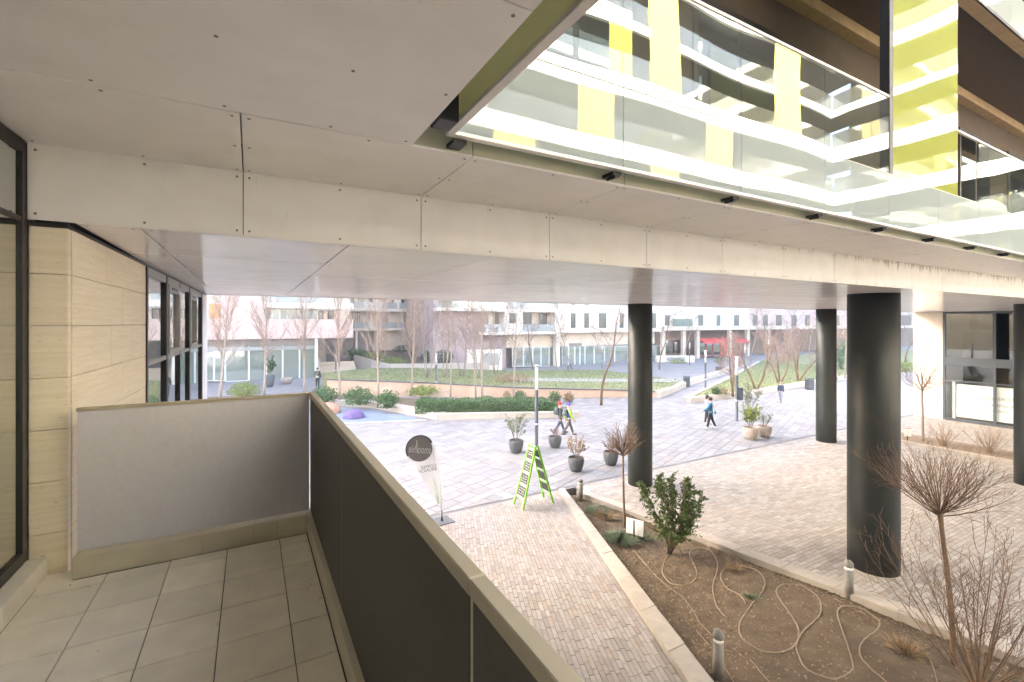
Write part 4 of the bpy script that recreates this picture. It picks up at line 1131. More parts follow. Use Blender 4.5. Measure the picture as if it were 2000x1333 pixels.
F4.y=YR+.36
for k,(a,b) in enumerate(((1365,1378),(1379,1392),(1393,1406))): F4.win(a,668,b,696,'win','red',"storefront_window",.1)
F4.box('red_wall_panel','red',1407,660,1421,696,.12,.1); F4.box('red_wall_panel','red',1425,660,1431,696,.12,.1)
for a,b in ((1432,1441),(1442,1452)): F4.win(a,668,b,696,'win','red',"storefront_window",.1)
def awning(u0,u1,mt='red'):
    x0_,x1_=XR(u0),XR(u1); y=YR+.2; z1=wy(u0,661,y).z; m=MB()
    m.add([(x0_,y,z1),(x1_,y,z1),(x1_,y-1.3,z1-.55),(x0_,y-1.3,z1-.55),(x0_,y-1.3,z1-.8),(x1_,y-1.3,z1-.8),(x0_,y,z1-.05),(x1_,y,z1-.05)],[(0,1,2,3),(3,2,5,4),(0,3,4,6),(1,7,5,2)]); m.build('awning',M[mt],b4)
awning(1365,1383,'red');awning(1385,1404,'red');awning(1430,1453,'red')
for u in (1295,1335,1362,1425,1460,1500,1545,1600,1660,1720):
    m=MB(); m.cbox((XR(u)-.3,YR-.2,GZ),(XR(u)+.3,YR+.3,zs-.002),.02); m.build('pillar',M['beige_render'],b4)
# --- link behind the passage
b5=thing('far_grey_block','plain grey block closing the view behind the passage','building')
m=MB(); m.box((-40,70,GZ),(140,80,29)); m.build('wall',M['beige_render'],b5)  # height beyond view raised to cut sun reaching the shop wing

# passage: steps, ramp walls, planted bank
st=thing('stairway','flight of brownish steps in the passage beside the pink block','stairs')
for k in range(7):
    m=MB(); m.cbox((6.4,53.0+.33*k,GZ+.16*k+.002),(10.2,53.33+.33*k+.02,GZ+.16*(k+1)),.01); m.build('step',M['beige_render'],st)
m=MB(); m.cbox((6.15,53,GZ),(6.36,55.4,GZ+1.7),.01); m.build('side_wall',M['white_render'],st)
rp=thing('ramp_wall','pale curved ramp wall below the evergreen bank','wall')
pr_=[(10.3,55.5),(11.5,52.3),(13.2,50.2),(15.6,49.0)]
for i,(p,q) in enumerate(zip(pr_[:-1],pr_[1:])):
    P=Vector(p);Q=Vector(q);d=(Q-P).normalized();nn=Vector((-d.y,d.x)); h0=[1.75,1.4,.95,.6][i];h1=[1.75,1.4,.95,.6][i+1]
    m=MB(); vs=[(P.x,P.y),(Q.x,Q.y),(Q.x+nn.x*.25,Q.y+nn.y*.25),(P.x+nn.x*.25,P.y+nn.y*.25)]
    L_=(Q-P).length
    m.prism(vs,GZ-.1,lambda s_:GZ+h0+(h1-h0)*max(0,min(1,((Vector(s_[:2])-P).dot(d))/L_))); m.build('wall_panel',M['pale_stone'],rp)
mb=MB(); mb.prism([(10.5,55.7),(11.7,52.5),(13.4,50.4),(16,49.2),(21,48.5),(21,59),(10.5,59)],GZ-.1,lambda p:GZ+.4+max(0,(p[1]-49))*.16); mb.build('planted_bank',M['soil'],kind='structure')
cw=thing('low_white_wall','long low white wall behind the birch trunks on the left lawn','wall')
sweep([(12.5,47.8),(17.5,45.6),(22,44.3)],.3,GZ,-2.55,'wall_panel','pale_stone',cw,1.8,1)
kk=thing('white_kiosk_wall','small white slab wall with a dark window among the birches','wall',(21.8,44.9,GZ),-.25)
m=MB(); m.cbox((-1.9,0,0),(1.9,.35,2.6),.02); m.build('wall',M['white_render'],kk)
m=MB(); m.cbox((-.4,-.03,.9),(1.5,.0-.001,2.2),.01); w=m.build('window',M['frame_grey'],kk)
# ------------------------------------------------------------------ vegetation
def rv(r_): 
    while True:
        v=Vector((r_.uniform(-1,1),r_.uniform(-1,1),r_.uniform(-1,1)))
        if .01<v.length<1: return v.normalized()
def branch(mb,r_,p,d,L,r0,lvl,P):
    """wandering tapered limb with side limbs"""
    n=P['seg'][lvl]; pts=[p.copy()]; dirs=[d.copy()]; q=p.copy(); dd=d.copy()
    for i in range(n):
        dd=(dd+rv(r_)*P['wob'][lvl]+Vector((0,0,P['up'][lvl]))).normalized(); q=q+dd*(L/n); pts.append(q.copy()); dirs.append(dd.copy())
    re=r0*P['tap'][lvl]
    mb.tube(pts,[r0+(re-r0)*i/n for i in range(n+1)],P['k'][lvl],0,cap=False)
    if lvl+1<len(P['seg']):
        nb=P['num'][lvl]
        for i in range(nb):
            t=P['from'][lvl]+(1-P['from'][lvl])*((i+r_.random())/nb); f=t*n; k=min(n-1,int(f)); pos=pts[k].lerp(pts[k+1],f-k); bd=dirs[k+1]
            sd=(bd.cross(rv(r_))).normalized(); a=P['ang'][lvl]*r_.uniform(.7,1.3)
            nd=(bd*math.cos(a)+sd*math.sin(a)).normalized()
            branch(mb,r_,pos,nd,L*P['len'][lvl]*r_.uniform(.6,1.15)*(1-.45*t if lvl==0 else 1),max(P['rmin'],(r0+(re-r0)*t)*P['rr'][lvl]),lvl+1,P)
    return pts
def treemesh(seed,h,r0,P,lean=(0,0),stems=1,spread=0.0,fork=0.0):
    """returns trunk and crown geometry (origin at the foot)"""
    r_=random.Random(seed); tr=MB(); cr=MB()
    for s_ in range(stems):
        a=6.283*s_/stems+r_.random(); d=Vector((lean[0]+math.cos(a)*spread,lean[1]+math.sin(a)*spread,1)).normalized()
        n=10; pts=[Vector((math.cos(a)*fork,math.sin(a)*fork,-.06))]; dd=d
        hh=h*r_.uniform(.88,1.05)
        for i in range(n):
            dd=(dd+rv(r_)*P['trw']+Vector((0,0,.06))).normalized(); pts.append(pts[-1]+dd*hh/n)
        tr.tube(pts,[r0*(1.12 if i==0 else 1)*(1-.86*(i/n)**1.1) for i in range(n+1)],7,0,cap=True)
        nb=P['main']
        for i in range(nb):
            t=P['mf']+(1-P['mf'])*((i+r_.random())/nb); f=min(t,.985)*n; k=min(n-1,int(f)); pos=pts[k].lerp(pts[k+1],f-k); bd=(pts[k+1]-pts[k]).normalized()
            sd=bd.cross(rv(r_)).normalized(); a2=P['ma']*r_.uniform(.75,1.25); nd=(bd*math.cos(a2)+sd*math.sin(a2)).normalized()
            branch(cr,r_,pos,nd,hh*P['ml']*r_.uniform(.6,1.1)*(1.05-.6*t),max(P['rmin']*1.3,r0*(1-.86*t)*.45),0,P)
    return tr,cr
PF=dict(seg=[5,4,3],wob=[.10,.14,.2],up=[.16,.10,.05],tap=[.3,.35,.5],k=[4,3,3],num=[9,5],**{'from':[.15,.15]},ang=[.55,.6],len=[.42,.5],rr=[.5,.6],rmin=.008,trw=.025,main=34,mf=.26,ma=.62,ml=.34)
PB=dict(seg=[5,4,3],wob=[.16,.2,.25],up=[.05,.02,-.05],tap=[.3,.35,.5],k=[4,3,3],num=[8,5],**{'from':[.2,.15]},ang=[.7,.7],len=[.45,.5],rr=[.5,.6],rmin=.008,trw=.04,main=22,mf=.28,ma=.75,ml=.24)
PS=dict(seg=[5,4,3],wob=[.22,.25,.3],up=[.10,.05,.0],tap=[.35,.4,.5],k=[4,3,3],num=[9,6],**{'from':[.2,.15]},ang=[.7,.75],len=[.5,.5],rr=[.55,.6],rmin=.008,trw=.15,main=11,mf=.3,ma=.8,ml=.5)
PROT={}
def proto(key,seed,h,r0,P,tm,cm,**kw):
    tr,cr=treemesh(seed,h,r0,P,**kw); PROT[key]=(tr.mesh('trunk',M[tm]),cr.mesh('crown',M[cm]),h)
proto('fa',11,8.6,.085,PF,'palebark','paletwig'); proto('fb',12,8.6,.08,PF,'palebark','paletwig'); proto('fc',13,8.6,.09,PF,'palebark','paletwig',lean=(.10,0))
proto('ba',21,8.5,.065,PB,'palebark','paletwig'); proto('bb',22,8.5,.07,PB,'palebark','purpletwig',stems=2,spread=.10,fork=.1); proto('bc',23,8.5,.06,PB,'palebark','purpletwig',stems=3,spread=.16,fork=.15)
proto('ra',31,7.5,.09,PS,'bark','purpletwig'); proto('rb',32,3.6,.075,PS,'bark','purpletwig',stems=2,spread=.35,fork=.05); proto('rc',33,3.8,.07,PS,'bark','purpletwig',stems=3,spread=.42,fork=.06)
proto('ya',41,7.0,.06,PS,'palebark','paletwig')
def tree(key,u,v,z,h,rz,label,cat='tree',group='bare trees of the square',name='bare_tree'):
    p=g(u,v,z) if not callable(z) else None
    if p is None:
        p=g(u,v,-3.2)
        for _ in range(6): p=g(u,v,z(p.x))
    t=thing(name,label,cat,p,rz,group); tm,cm,hh=PROT[key]; s_=h/hh
    a=link('trunk',tm,t); b=link('crown',cm,t); t.scale=(s_,s_,s_)
    return t
ZP=GZ+.3
for a in [
 ('fc',428,782,ZP,9,.3,'leaning bare tree at the far left, in front of the orange recess'),
 ('fa',516,776,ZP,9,1.0,'upright bare tree left of the potted evergreen by the shop glass'),
 ('fb',594,772,ZP,9,2.0,'upright bare tree in front of the right end of the pink block glazing'),
 ('fa',664,782,ZP,8.5,4.1,'slender bare tree rising between the two rounded hedge bushes on the left'),
 ('fb',739,786,ZP,8.5,3.3,'slender bare tree just right of the low white slab behind the purple dome'),
 ('fc',803,772,ZP,8.0,5.2,'bushy upright bare tree left of the lamp post above the hedge'),
 ('ba',880,776,ZP,8.5,.2,'thin straight birch right of the lamp post above the hedge'),
 ('ba',929,779,ZP,9,1.9,'pale thin birch, left one of the close pair behind the long hedge'),
 ('ba',942,780,ZP,9.5,3.7,'pale thicker birch, right one of the close pair behind the long hedge'),
 ('ba',1003,784,ZP,8.5,5.0,'thin birch behind the left pair of clipped box shrubs'),
 ('ra',1174,792,GZ,8,2.2,'young bare street tree standing alone on the paving left of the column'),
 ('bc',836,738,gz,8,.7,'multi-stemmed pale birch beside the dark evergreen on the raised lawn'),
 ('bb',868,737,gz,8,2.7,'twin-stemmed pale birch second from the left on the raised lawn'),
 ('bc',903,735,gz,8.5,4.0,'multi-stemmed birch in the middle of the raised lawn'),
 ('bb',936,738,gz,8,5.5,'twin-stemmed birch in front of the low white wall'),
 ('bc',968,730,gz,7.5,1.4,'multi-stemmed birch beside the small white slab wall'),
 ('ra',1041,727,GZ,8.5,.9,'dark spreading bare tree carrying a bird nest left of the white block pillar'),
 ('ya',1089,727,GZ,8.5,3.0,'slim bare tree in front of the white block pillar'),
 ('ya',1113,729,GZ,8,1.2,'slim bare tree beside the walker on the far pavement'),
 ('ra',1288,722,GZ,8,2.1,'bare tree just right of the near column, before the white slab bench'),
 ('ya',1336,705,GZ,8,4.1,'slim bare tree in front of the green glass balcony'),
 ('rb',1431,772,GZ+.3,4.4,.2,'forked bare tree beside the right-hand lamp post'),
 ('rb',1477,760,GZ+.3,4.6,1.8,'forked bare tree left of the dark-jacketed walker'),
 ('rc',1523,748,GZ+.3,4.6,3.2,'many-stemmed bare tree above the dark-jacketed walker'),
 ('rc',1560,744,GZ+.3,5.0,4.8,'many-stemmed bare tree left of the litter bin on the lawn'),
 ('ra',1500,712,GZ+.3,8.0,.6,'tall bare tree on the far side of the right-hand lawn'),
 ('ya',1466,703,GZ,8.5,5.1,'tall slim bare tree right of the red shop'),
 ('ra',1545,705,GZ+.3,8.5,3.9,'tall bare tree in front of the pinkish right-hand facade'),
 ('ya',1583,715,GZ+.3,8,2.9,'slim bare tree at the left edge of the second far column'),
 ('ba',1634,742,GZ+.3,8,1.1,'white-barked birch seen between the two right-hand columns'),
 ('ba',1650,738,GZ+.3,8.5,4.4,'second white-barked birch beside the thick column'),
 ('ra',1768,708,GZ+.3,9,2.4,'bare tree glimpsed between thick column and shop wing'),
 ]: tree(*a)
# ball-headed trees
def balltree(u,v,z,ht,rc,hc,label,seed,bark='bark',tw='twig',nb=46,name='ball_tree',pos=None,flat=0.0,rt=.03,rtw=.0055):
    p=pos or g(u,v,z); r_=random.Random(seed)
    t=thing(name,label,'tree',p,0,'ball-headed saplings')
    m=MB(); pts=[Vector((0,0,-.05))]; d=Vector((r_.uniform(-.05,.05),r_.uniform(-.05,.05),1)).normalized()
    for i in range(9): d=(d+rv(r_)*.03).normalized(); pts.append(pts[-1]+d*(ht+.05)/9)
    m.tube(pts,[rt*1.25-rt*.35*i/9 for i in range(9)]+[rt*1.3],10); m.build('trunk',M[bark],t)
    top=pts[-1]; m=MB()
    P=dict(seg=[5,4,3],wob=[.09,.14,.2],up=[.10,.06,.02],tap=[.3,.4,.6],k=[4,3,3],num=[7,3],**{'from':[.18,.2]},ang=[.38,.45],len=[.55,.45],rr=[.55,.7],rmin=rtw*.55)
    for i in range(nb):
        th=math.acos(1-(1-math.cos(1.30-flat))*((i+.5)/nb)); ph=i*2.39996+r_.uniform(-.2,.2)
        dv=Vector((math.sin(th)*math.cos(ph),math.sin(th)*math.sin(ph),math.cos(th)))
        Lb=(rc*math.sin(th)**2+hc*math.cos(th)**2)**1.0*r_.uniform(.75,1.05)
        branch(m,r_,top-Vector((0,0,r_.uniform(0,.12))),dv,max(.3,Lb*.82),rtw*r_.uniform(1.3,2.2),0,P)
    m.build('crown',M[tw],t); return t
balltree(1220,1030,-3.93,2.05,.78,.95,'young ball-headed tree on a thin stake-like trunk before the near column',5,'bark','twig',44,rt=.026,rtw=.006)
balltree(1863,1300,-3.93,2.42,1.42,1.32,'large ball-headed bare tree at the lower right in the planting bed',6,'bark','twig',46,rt=.036,rtw=.005)
balltree(1803,864,GZ,2.42,1.2,1.7,'sparse young tree with orange trunk in front of the shop wing',8,'palebark','purpletwig',16,rt=.05,rtw=.010)
balltree(0,0,0,3.2,2.2,2.0,'bare tree whose twigs reach in front of the shop window from the right',9,'palebark','paletwig',34,pos=Vector((27.3,5.1,GZ)),rt=.07,rtw=.011)
# bare shrubs: stems from the ground
def bareshrub(pos,h,w,n,label,seed,tw='twig',rr_=.006,group='bare shrubs',trunk=False,subs=(7,3)):
    r_=random.Random(seed); t=thing('bare_shrub',label,'shrub',pos,0,group)
    P=dict(seg=[7,4,3],wob=[.06,.12,.2],up=[.06,.05,.02],tap=[.25,.4,.6],k=[4,3,3],num=list(subs),**{'from':[.22,.2]},ang=[.5,.55],len=[.38,.42],rr=[.5,.7],rmin=rr_*.5)
    m=MB()
    for i in range(n):
        ph=i*2.39996; f=((i+.5)/n)**.7; th=f*math.atan2(w,h)*1.25
        dv=Vector((math.sin(th)*math.cos(ph),math.sin(th)*math.sin(ph),math.cos(th)))
        branch(m,r_,Vector((math.cos(ph)*.05*f,math.sin(ph)*.05*f,.0 if not trunk else .18)),dv,h*r_.uniform(.7,1.05)/max(.55,math.cos(th*.6)),rr_*r_.uniform(1.2,2.0),0,P)
    m.build('stems',M[tw],t)
    m=MB(); m.lathe([(.10,-.05),(.085,.08),(.06,.2),(.03,.27)],10); m.build('root_crown',M['bark'],t)
    return t
bareshrub(Vector((9.28,2.62,-3.95)),2.15,1.75,24,'big red-brown bare shrub fanning out at the bottom right corner',51,'twig',.0068,trunk=True,subs=(9,4))
bareshrub(g(1640,1085,-3.9)+Vector((.35,-.55,0)),1.15,.45,10,'small bare shrub in front of the thick column foot',52,'twig',.006)
bareshrub(Vector((26.4,8.6,GZ+.05)),.95,.8,14,'low bare shrub beside the pink-edged sign in the shop bed',53,'paletwig',.010)
bareshrub(Vector((26.6,7.2,GZ+.05)),1.1,.9,16,'middle bare shrub of the three in the shop bed',54,'paletwig',.010)
bareshrub(Vector((26.5,5.8,GZ+.05)),1.3,1.0,18,'rightmost and tallest bare shrub in the shop bed',55,'paletwig',.010)

def leafadd(mb,r_,p,n,s_,asp=.45):
    a=n.orthogonal().normalized(); b=n.cross(a); an=r_.uniform(0,6.28); u=(a*math.cos(an)+b*math.sin(an)); w=n.cross(u)
    mb.add([p-u*s_,p+w*s_*asp+n*s_*.12,p+u*s_,p-w*s_*asp+n*s_*.12],[(0,1,2),(0,2,3)]); k=r_.random(); mb.r+= [k,k]
def leafblob(mb,r_,c,rad,n,s_,fill=.45,asp=.45,lump=.25,floor=None,sd=0):
    """leaves through an uneven ellipsoid shell"""
    c=Vector(c)
    for i in range(n):
        v=rv(r_); q=1+lump*mnoise.noise(v*2.3+Vector((sd,sd*.7,0)))*1.6
        rr=q*(fill+(1-fill)*r_.random()**.5)
        p=c+Vector((v.x*rad[0],v.y*rad[1],v.z*rad[2]))*rr
        if floor is not None and p.z<floor: p.z=floor+abs(p.z-floor)*.5
        leafadd(mb,r_,p,(v+rv(r_)*.9).normalized(),s_*r_.uniform(.6,1.2),asp)
def bush(u,v,wpx,hpx,z,mt,label,seed,n=900,s_=.07,name='leafy_bush',group='rounded bushes',cat='bush',flat=.9):
    p=g(u,v,z) if not callable(z) else None
    if p is None:
        p=g(u,v,-3.2)
        for _ in range(6): p=g(u,v,z(p.x))
    d=proj(p)[2]; w=wpx*d/912/2; h=hpx*d/912; r_=random.Random(seed)
    t=thing(name,label,cat,p,0,group); m=MB(); m.r=[]
    leafblob(m,r_,(0,0,h*.5),(w,w*flat,h*.55),n,s_,.35,.5,.3,.02,seed); m.build('foliage',M[mt],t)
    m=MB()
    for i in range(7):
        a=i*.9; m.tube([(0,0,-.04),(w*.3*math.cos(a),w*.3*math.sin(a),h*.35),(w*.6*math.cos(a),w*.6*math.sin(a),h*.75)],[.02,.014,.006],5)
    m.build('stems',M['bark'],t); return t
for b in [
 (478,778,56,30,ZP,'leaf_lime','yellow-green bush at the foot of the far left tree',61,1200,.08),
 (632,787,54,30,ZP,'leaf_hedge','rounded green bush directly beyond the parapet corner',62,1300,.075),
 (701,791,60,32,ZP,'leaf_hedge','rounded green bush above the purple dome',63,1500,.075),
 (757,797,46,32,ZP,'leaf_hedge','rounded green bush touching the left end of the long hedge',64,1300,.075),
 (826,772,64,16,ZP,'leaf_lime','low yellow-green bush behind the hedge at the lamp post foot',65,900,.08),
 (990,783,18,18,GZ,'leaf_dry','clipped reddish box shrub, leftmost of four behind the hedge',66,600,.06),
 (1016,784,24,20,GZ,'leaf_hedge','clipped green box shrub, second from left of four behind the hedge',67,700,.06),
 (1083,789,26,24,GZ,'leaf_hedge','clipped green box shrub behind the red-hatted walker',68,800,.06),
 (1111,787,22,20,GZ,'leaf_dry','clipped reddish box shrub behind the purple-hatted walker',69,700,.06),
 (1324,718,38,17,gz,'leaf_lime','bright lime bush on the lawn right of the near column',70,900,.09),
 (1399,772,18,14,GZ+.3,'leaf_hedge','small green bush at the tip of the right-hand lawn',71,500,.07),
 (690,676,26,14,GZ+1.9,'leaf_dark','dark evergreen bush highest on the bank, left',72,700,.10),
 (726,682,22,18,GZ+1.5,'leaf_dark','dark evergreen bush second from left high on the bank',73,700,.10),
 (697,700,44,18,GZ+1.3,'leaf_hedge','broad green bush on the left of the bank',74,900,.10),
 (733,708,50,20,GZ+.9,'leaf_lime','lime green bush in the middle of the bank',75,1000,.10),
 (768,716,56,18,GZ+.6,'leaf_lime','lime green mound lowest on the bank',76,1000,.10),
 (785,697,34,22,GZ+1.2,'leaf_dark','dark evergreen bush on the right of the bank',77,900,.10),
 (838,712,34,28,GZ+.7,'leaf_dark','tall dark evergreen behind the raised lawn birches, left',78,1100,.10),
 (868,714,34,30,GZ+.7,'leaf_dark','tall dark evergreen behind the raised lawn birches, right',79,1100,.10),
 (996,712,34,22,GZ,'leaf_olive','olive-green bushy shrub in front of the small white slab wall',80,700,.09),
 (1000,746,90,14,gz,'leaf_dry','long patch of dry brown shrubs on the raised lawn',81,900,.08),
 (640,722,44,54,GZ+.3,'leaf_dark','x',82,0,.1),
 (1642,722,36,54,GZ+.3,'leaf_hedge','green bamboo-like bush between the two right-hand columns',83,1300,.10),
 (1768,728,34,22,GZ+.3,'leaf_lime','yellow-green bush between thick column and shop wing',84,800,.09),
 (1410,770,34,10,GZ+.3,'leaf_dry','dry brown ground shrub at the tip of the right-hand lawn',85,500,.07),
 ]:
    if b[8]: bush(*b[:7],b[7],b[8],b[9])
# long clipped hedge
hg=thing('clipped_hedge','long clipped dark green hedge in the seat wall planter','hedge')
m=MB(); m.r=[]; r_=random.Random(90); A=Vector((8.5,26.6,0)); B=Vector((15.95,22.95,0)); dl=(B-A).normalized(); nl=Vector((-dl.y,dl.x,0)); LL=(B-A).length
for i in range(11000):
    t=r_.random()*LL; wv=1.0+.16*mnoise.noise((t*.9,0,0)); top=.66+.12*mnoise.noise((t*1.1,5,0)); k=r_.random()
    if t>LL-.9: top*=.55+.45*(LL-t)/.9
    if k<.42: s1=r_.uniform(-1,1); zz_=top-r_.random()**2*.15; nn=Vector((0,0,1))
    elif k<.85: s1=-1+r_.random()**2*.2; zz_=r_.random()*top; nn=-nl
    else: s1=r_.uniform(-1,1); zz_=r_.random()*top; nn=rv(r_)
    s1+=.10*mnoise.noise((t*2.2,zz_*3,9))
    p=A+dl*t+nl*s1*.85*wv; p.z=GZ+.26+zz_
    leafadd(m,r_,p,(nn+rv(r_)*.9).normalized(),.065*r_.uniform(.6,1.2),.5)
m.build('foliage',M['leaf_hedge'],hg)
m=MB()
for i in range(40):
    t=LL*(i+.5)/40; p=A+dl*t; m.tube([(p.x,p.y,GZ+.3),(p.x+r_.uniform(-.1,.1),p.y+r_.uniform(-.1,.1),GZ+1.0)],[.02,.01],4)
m.build('stems',M['bark'],hg)
# laurel shrub in the bed
lb=thing('laurel_shrub','leafy green laurel shrub with several stems in the planting bed','shrub',g(1306,1084,-3.93))
r_=random.Random(95); ms=MB(); ml=MB(); ml.r=[]
for i in range(15):
    a=i*2.4; sp_=.18+.50*(i%5)/4; hgt=r_.uniform(1.25,1.95) if i%3 else 1.7; pts=[]
    for k in range(7):
        t=k/6; pts.append(Vector((.22+math.cos(a)*sp_*t*1.25+.10*t-.22*(1-t)**2*0+.05*math.sin(3*t+i),math.sin(a)*sp_*t*1.25,hgt*t-.03)))
    for q in pts: q.x-=.22*(1-min(1,q.z/.5)) if q.z<.5 else 0
    ms.tube(pts,[.016-.010*k/6 for k in range(7)],5)
    for j in range(70):
        t=.20+.80*r_.random()**.85; f=t*6; k=min(5,int(f)); c=pts[k].lerp(pts[k+1],f-k)
        out=Vector((math.cos(a+r_.uniform(-1.6,1.6)),math.sin(a+r_.uniform(-1.6,1.6)),r_.uniform(-.2,.7))).normalized()
        Lt=r_.uniform(.05,.34)*(1.45-.95*t); e=c+out*Lt
        if j%3==0: ms.tube([c,e],[.004,.0025],3,cap=False)
        for q in range(4):
            leafadd(ml,r_,c.lerp(e,r_.uniform(.3,1.1))+rv(r_)*.025,(rv(r_)+Vector((0,0,.8))).normalized(),r_.uniform(.036,.066),.36)
ms.build('stems',M['bark'],lb); ml.build('foliage',M['leaf'],lb)
def tuft(u,v,w,h,mt,label,seed,n,s_):
    p=g(u,v,-3.93); t=thing('low_plant',label,'plant',p,0,'low plants in the bed'); r_=random.Random(seed); m=MB(); m.r=[]
    for i in range(n):
        a=r_.uniform(0,6.28); th=r_.random()**.6*1.2; L=r_.uniform(.6,1)*h/max(.5,math.cos(th*.7)); d=Vector((math.sin(th)*math.cos(a),math.sin(th)*math.sin(a),math.cos(th)))
        b0=Vector((math.cos(a),math.sin(a),0))*w*.35*r_.random(); sdv=d.orthogonal().normalized()*s_; mid=b0+d*L*.6; e=b0+d*L+Vector((0,0,-.1*L*th))
        m.add([b0-sdv*.5,b0+sdv*.5,mid+sdv,mid-sdv,e],[(0,1,2,3),(3,2,4)]); k=r_.random(); m.r+=[k,k]
    m.build('foliage',M[mt],t); return t
tuft(1166,1003,.55,.30,'leaf_sage','grey-green lavender tuft by the small bollard',101,420,.006)
tuft(1182,1012,.40,.30,'leaf_dry','dry brown grass tuft right of the lavender tuft',102,420,.005)
tuft(1212,1060,.50,.34,'leaf_sage','sage-green cushion plant beside the white bed sign',103,800,.009)
tuft(1256,1052,.3,.22,'leaf_olive','small olive-green tuft behind the white bed sign',104,220,.007)
tuft(1468,1168,.28,.10,'leaf_olive','flat weed between the hose loops',105,160,.008)
tuft(1436,1112,.35,.14,'leaf_dry','dry brown clump at the top of the hose loop',106,160,.006)
tuft(1770,1275,.5,.22,'leaf_dry','dry brown clump left of the big bare shrub',107,240,.006)

# irrigation hoses on the soil
def smooth(pts,n=8):
    out=[]; N_=len(pts)
    for i in range(N_-1):
        p0,p1,p2,p3=pts[max(0,i-1)],pts[i],pts[i+1],pts[min(N_-1,i+2)]
        for k in range(n):
            t=k/n; out.append(tuple(.5*((2*p1[j])+(-p0[j]+p2[j])*t+(2*p0[j]-5*p1[j]+4*p2[j]-p3[j])*t*t+(-p0[j]+3*p1[j]-3*p2[j]+p3[j])*t**3) for j in (0,1)))
    out.append(pts[-1]); return out
def hose(px,label,r0=.012):
    w=[g(u,v,-3.92) for u,v in px]; pts=smooth([(p.x,p.y) for p in w],9)
    m=MB(); m.tube([(x,y,soilz(x,y)+r0*.8) for x,y in pts],r0,7); m.build('irrigation_hose',M['hose'],None,label=label,cat='hose',group='brown irrigation hoses')
hose([(1305,1085),(1296,1105),(1294,1122),(1308,1138),(1330,1143),(1352,1136),(1361,1120),(1355,1100),(1347,1085),(1349,1074),(1366,1070),(1385,1074),(1399,1090),(1401,1108),(1395,1130),(1392,1150),(1398,1180),(1410,1196),(1420,1204)],'brown hose looping around the laurel shrub foot')
hose([(1457,1182),(1445,1165),(1420,1148),(1408,1130),(1410,1115),(1425,1106),(1450,1105),(1480,1115),(1493,1135),(1490,1155),(1470,1180),(1448,1208),(1444,1232),(1455,1250),(1480,1268),(1510,1275),(1540,1268),(1557,1250),(1558,1225),(1540,1195),(1519,1165),(1517,1152),(1530,1143),(1560,1145),(1590,1160),(1603,1180),(1598,1205),(1570,1230),(1556,1255),(1560,1280),(1575,1305),(1600,1320),(1630,1323),(1655,1315),(1666,1300),(1660,1275),(1648,1240),(1637,1205),(1637,1190),(1650,1184),(1680,1188),(1710,1205),(1718,1220),(1705,1238),(1682,1260),(1680,1280),(1695,1300),(1730,1330),(1760,1350)],'long brown hose in wide loops across the middle of the bed')
hose([(1228,1062),(1245,1085),(1262,1106),(1290,1135),(1330,1165),(1352,1190),(1365,1215),(1385,1235),(1396,1243)],'thin hose running along the kerb side of the bed',.008)
hose([(1360,1230),(1385,1262),(1400,1280),(1430,1330),(1440,1350)],'thin hose beside the near bollard',.007)
hose([(1464,1290),(1500,1333),(1510,1345)],'short hose end at the bottom edge of the bed',.008)
hose([(1790,1262),(1815,1290),(1830,1333),(1835,1345)],'hose piece left of the big bare shrub foot',.010)
hose([(1360,1058),(1400,1075),(1450,1095),(1520,1125),(1600,1158),(1645,1178)],'thin hose along the far kerb of the bed',.007)
# ------------------------------------------------------------------ street furniture
def lamp(u,v,h,label,hl=.29,r0=.075):
    p=g(u,v); t=thing('lamp_post',label,'lamp post',p,0,'slim plaza lamp posts')
    hd=h*(1-hl)
    m=MB(); m.lathe([(r0+.02,-.01),(r0+.02,.015),(r0,.02),(r0,hd-.02),(r0*.94,hd)],20); m.build('post',M['post'],t)
    m=MB(); m.lathe([(.0105,hd+.001),(.0105,h-.08)],8); m.build('rod',M['steel'],t)
    m=MB(); m.lathe([(r0*.86,hd+.002),(r0*.86,h-.075)],20); m.build('diffuser',M['lampglass'],t)
    m=MB(); m.lathe([(r0*.95,h-.074),(r0*1.55,h-.05),(r0*1.5,h-.02),(r0*.6,h),(0.0,h)],20); m.build('cap',M['steel'],t)
    m=MB(); m.lathe([(r0+.004,hd*.42),(r0+.004,hd*.46)],20); m.build('band',M['steel'],t)
lamp(1048,882,3.65,'slim lamp post behind the green step-ladder sign')
lamp(1439,822,3.55,'slim lamp post with a bin box left of the olive pot')
lamp(852,772,3.15,'slim lamp post behind the left part of the long hedge')
lamp(656,738,2.3,'short slim lamp post near the steps on the far left')
lamp(1378,767,3.3,'slim lamp post on the pale path above the embracing couple')
lamp(957,729,2.6,'slim lamp post beside the small white slab wall')
lamp(1455,732,3.2,'slim distant lamp post below the red shop awning')
lamp(1347,714,2.9,'dark distant lamp post beside the lime bush')
lamp(1176,720,2.8,'slim lamp post in front of the shop glass behind the lone street tree')
def bin_(u,v,w,h,label):
    p=g(u,v); t=thing('litter_bin',label,'bin',p,-YAW,'slate litter bins')
    m=MB(); m.cbox((-w/2,-w/2,0),(w/2,w/2,h-.12),.025); m.build('body',M['post'],t)
    m=MB(); m.cbox((-w/2-.015,-w/2-.015,h-.04),(w/2+.015,w/2+.015,h),.012); m.build('lid',M['post'],t)
    m=MB()
    for sx in (-1,1):
        for sy in (-1,1): m.box((sx*w*.42-.02,sy*w*.42-.02,h-.12),(sx*w*.42+.02,sy*w*.42+.02,h-.04))
    m.build('lid_posts',M['post'],t)
bin_(1341,756,.44,.92,'slate litter bin beside the edge wall of the sloping lawn')
bin_(1581,761,.50,.95,'slate litter bin beside the second far column')
p=g(1439,822); bt=thing('post_box','small dark box mounted on the right-hand lamp post','box',p+Vector((.16,-.08,0)),-YAW)
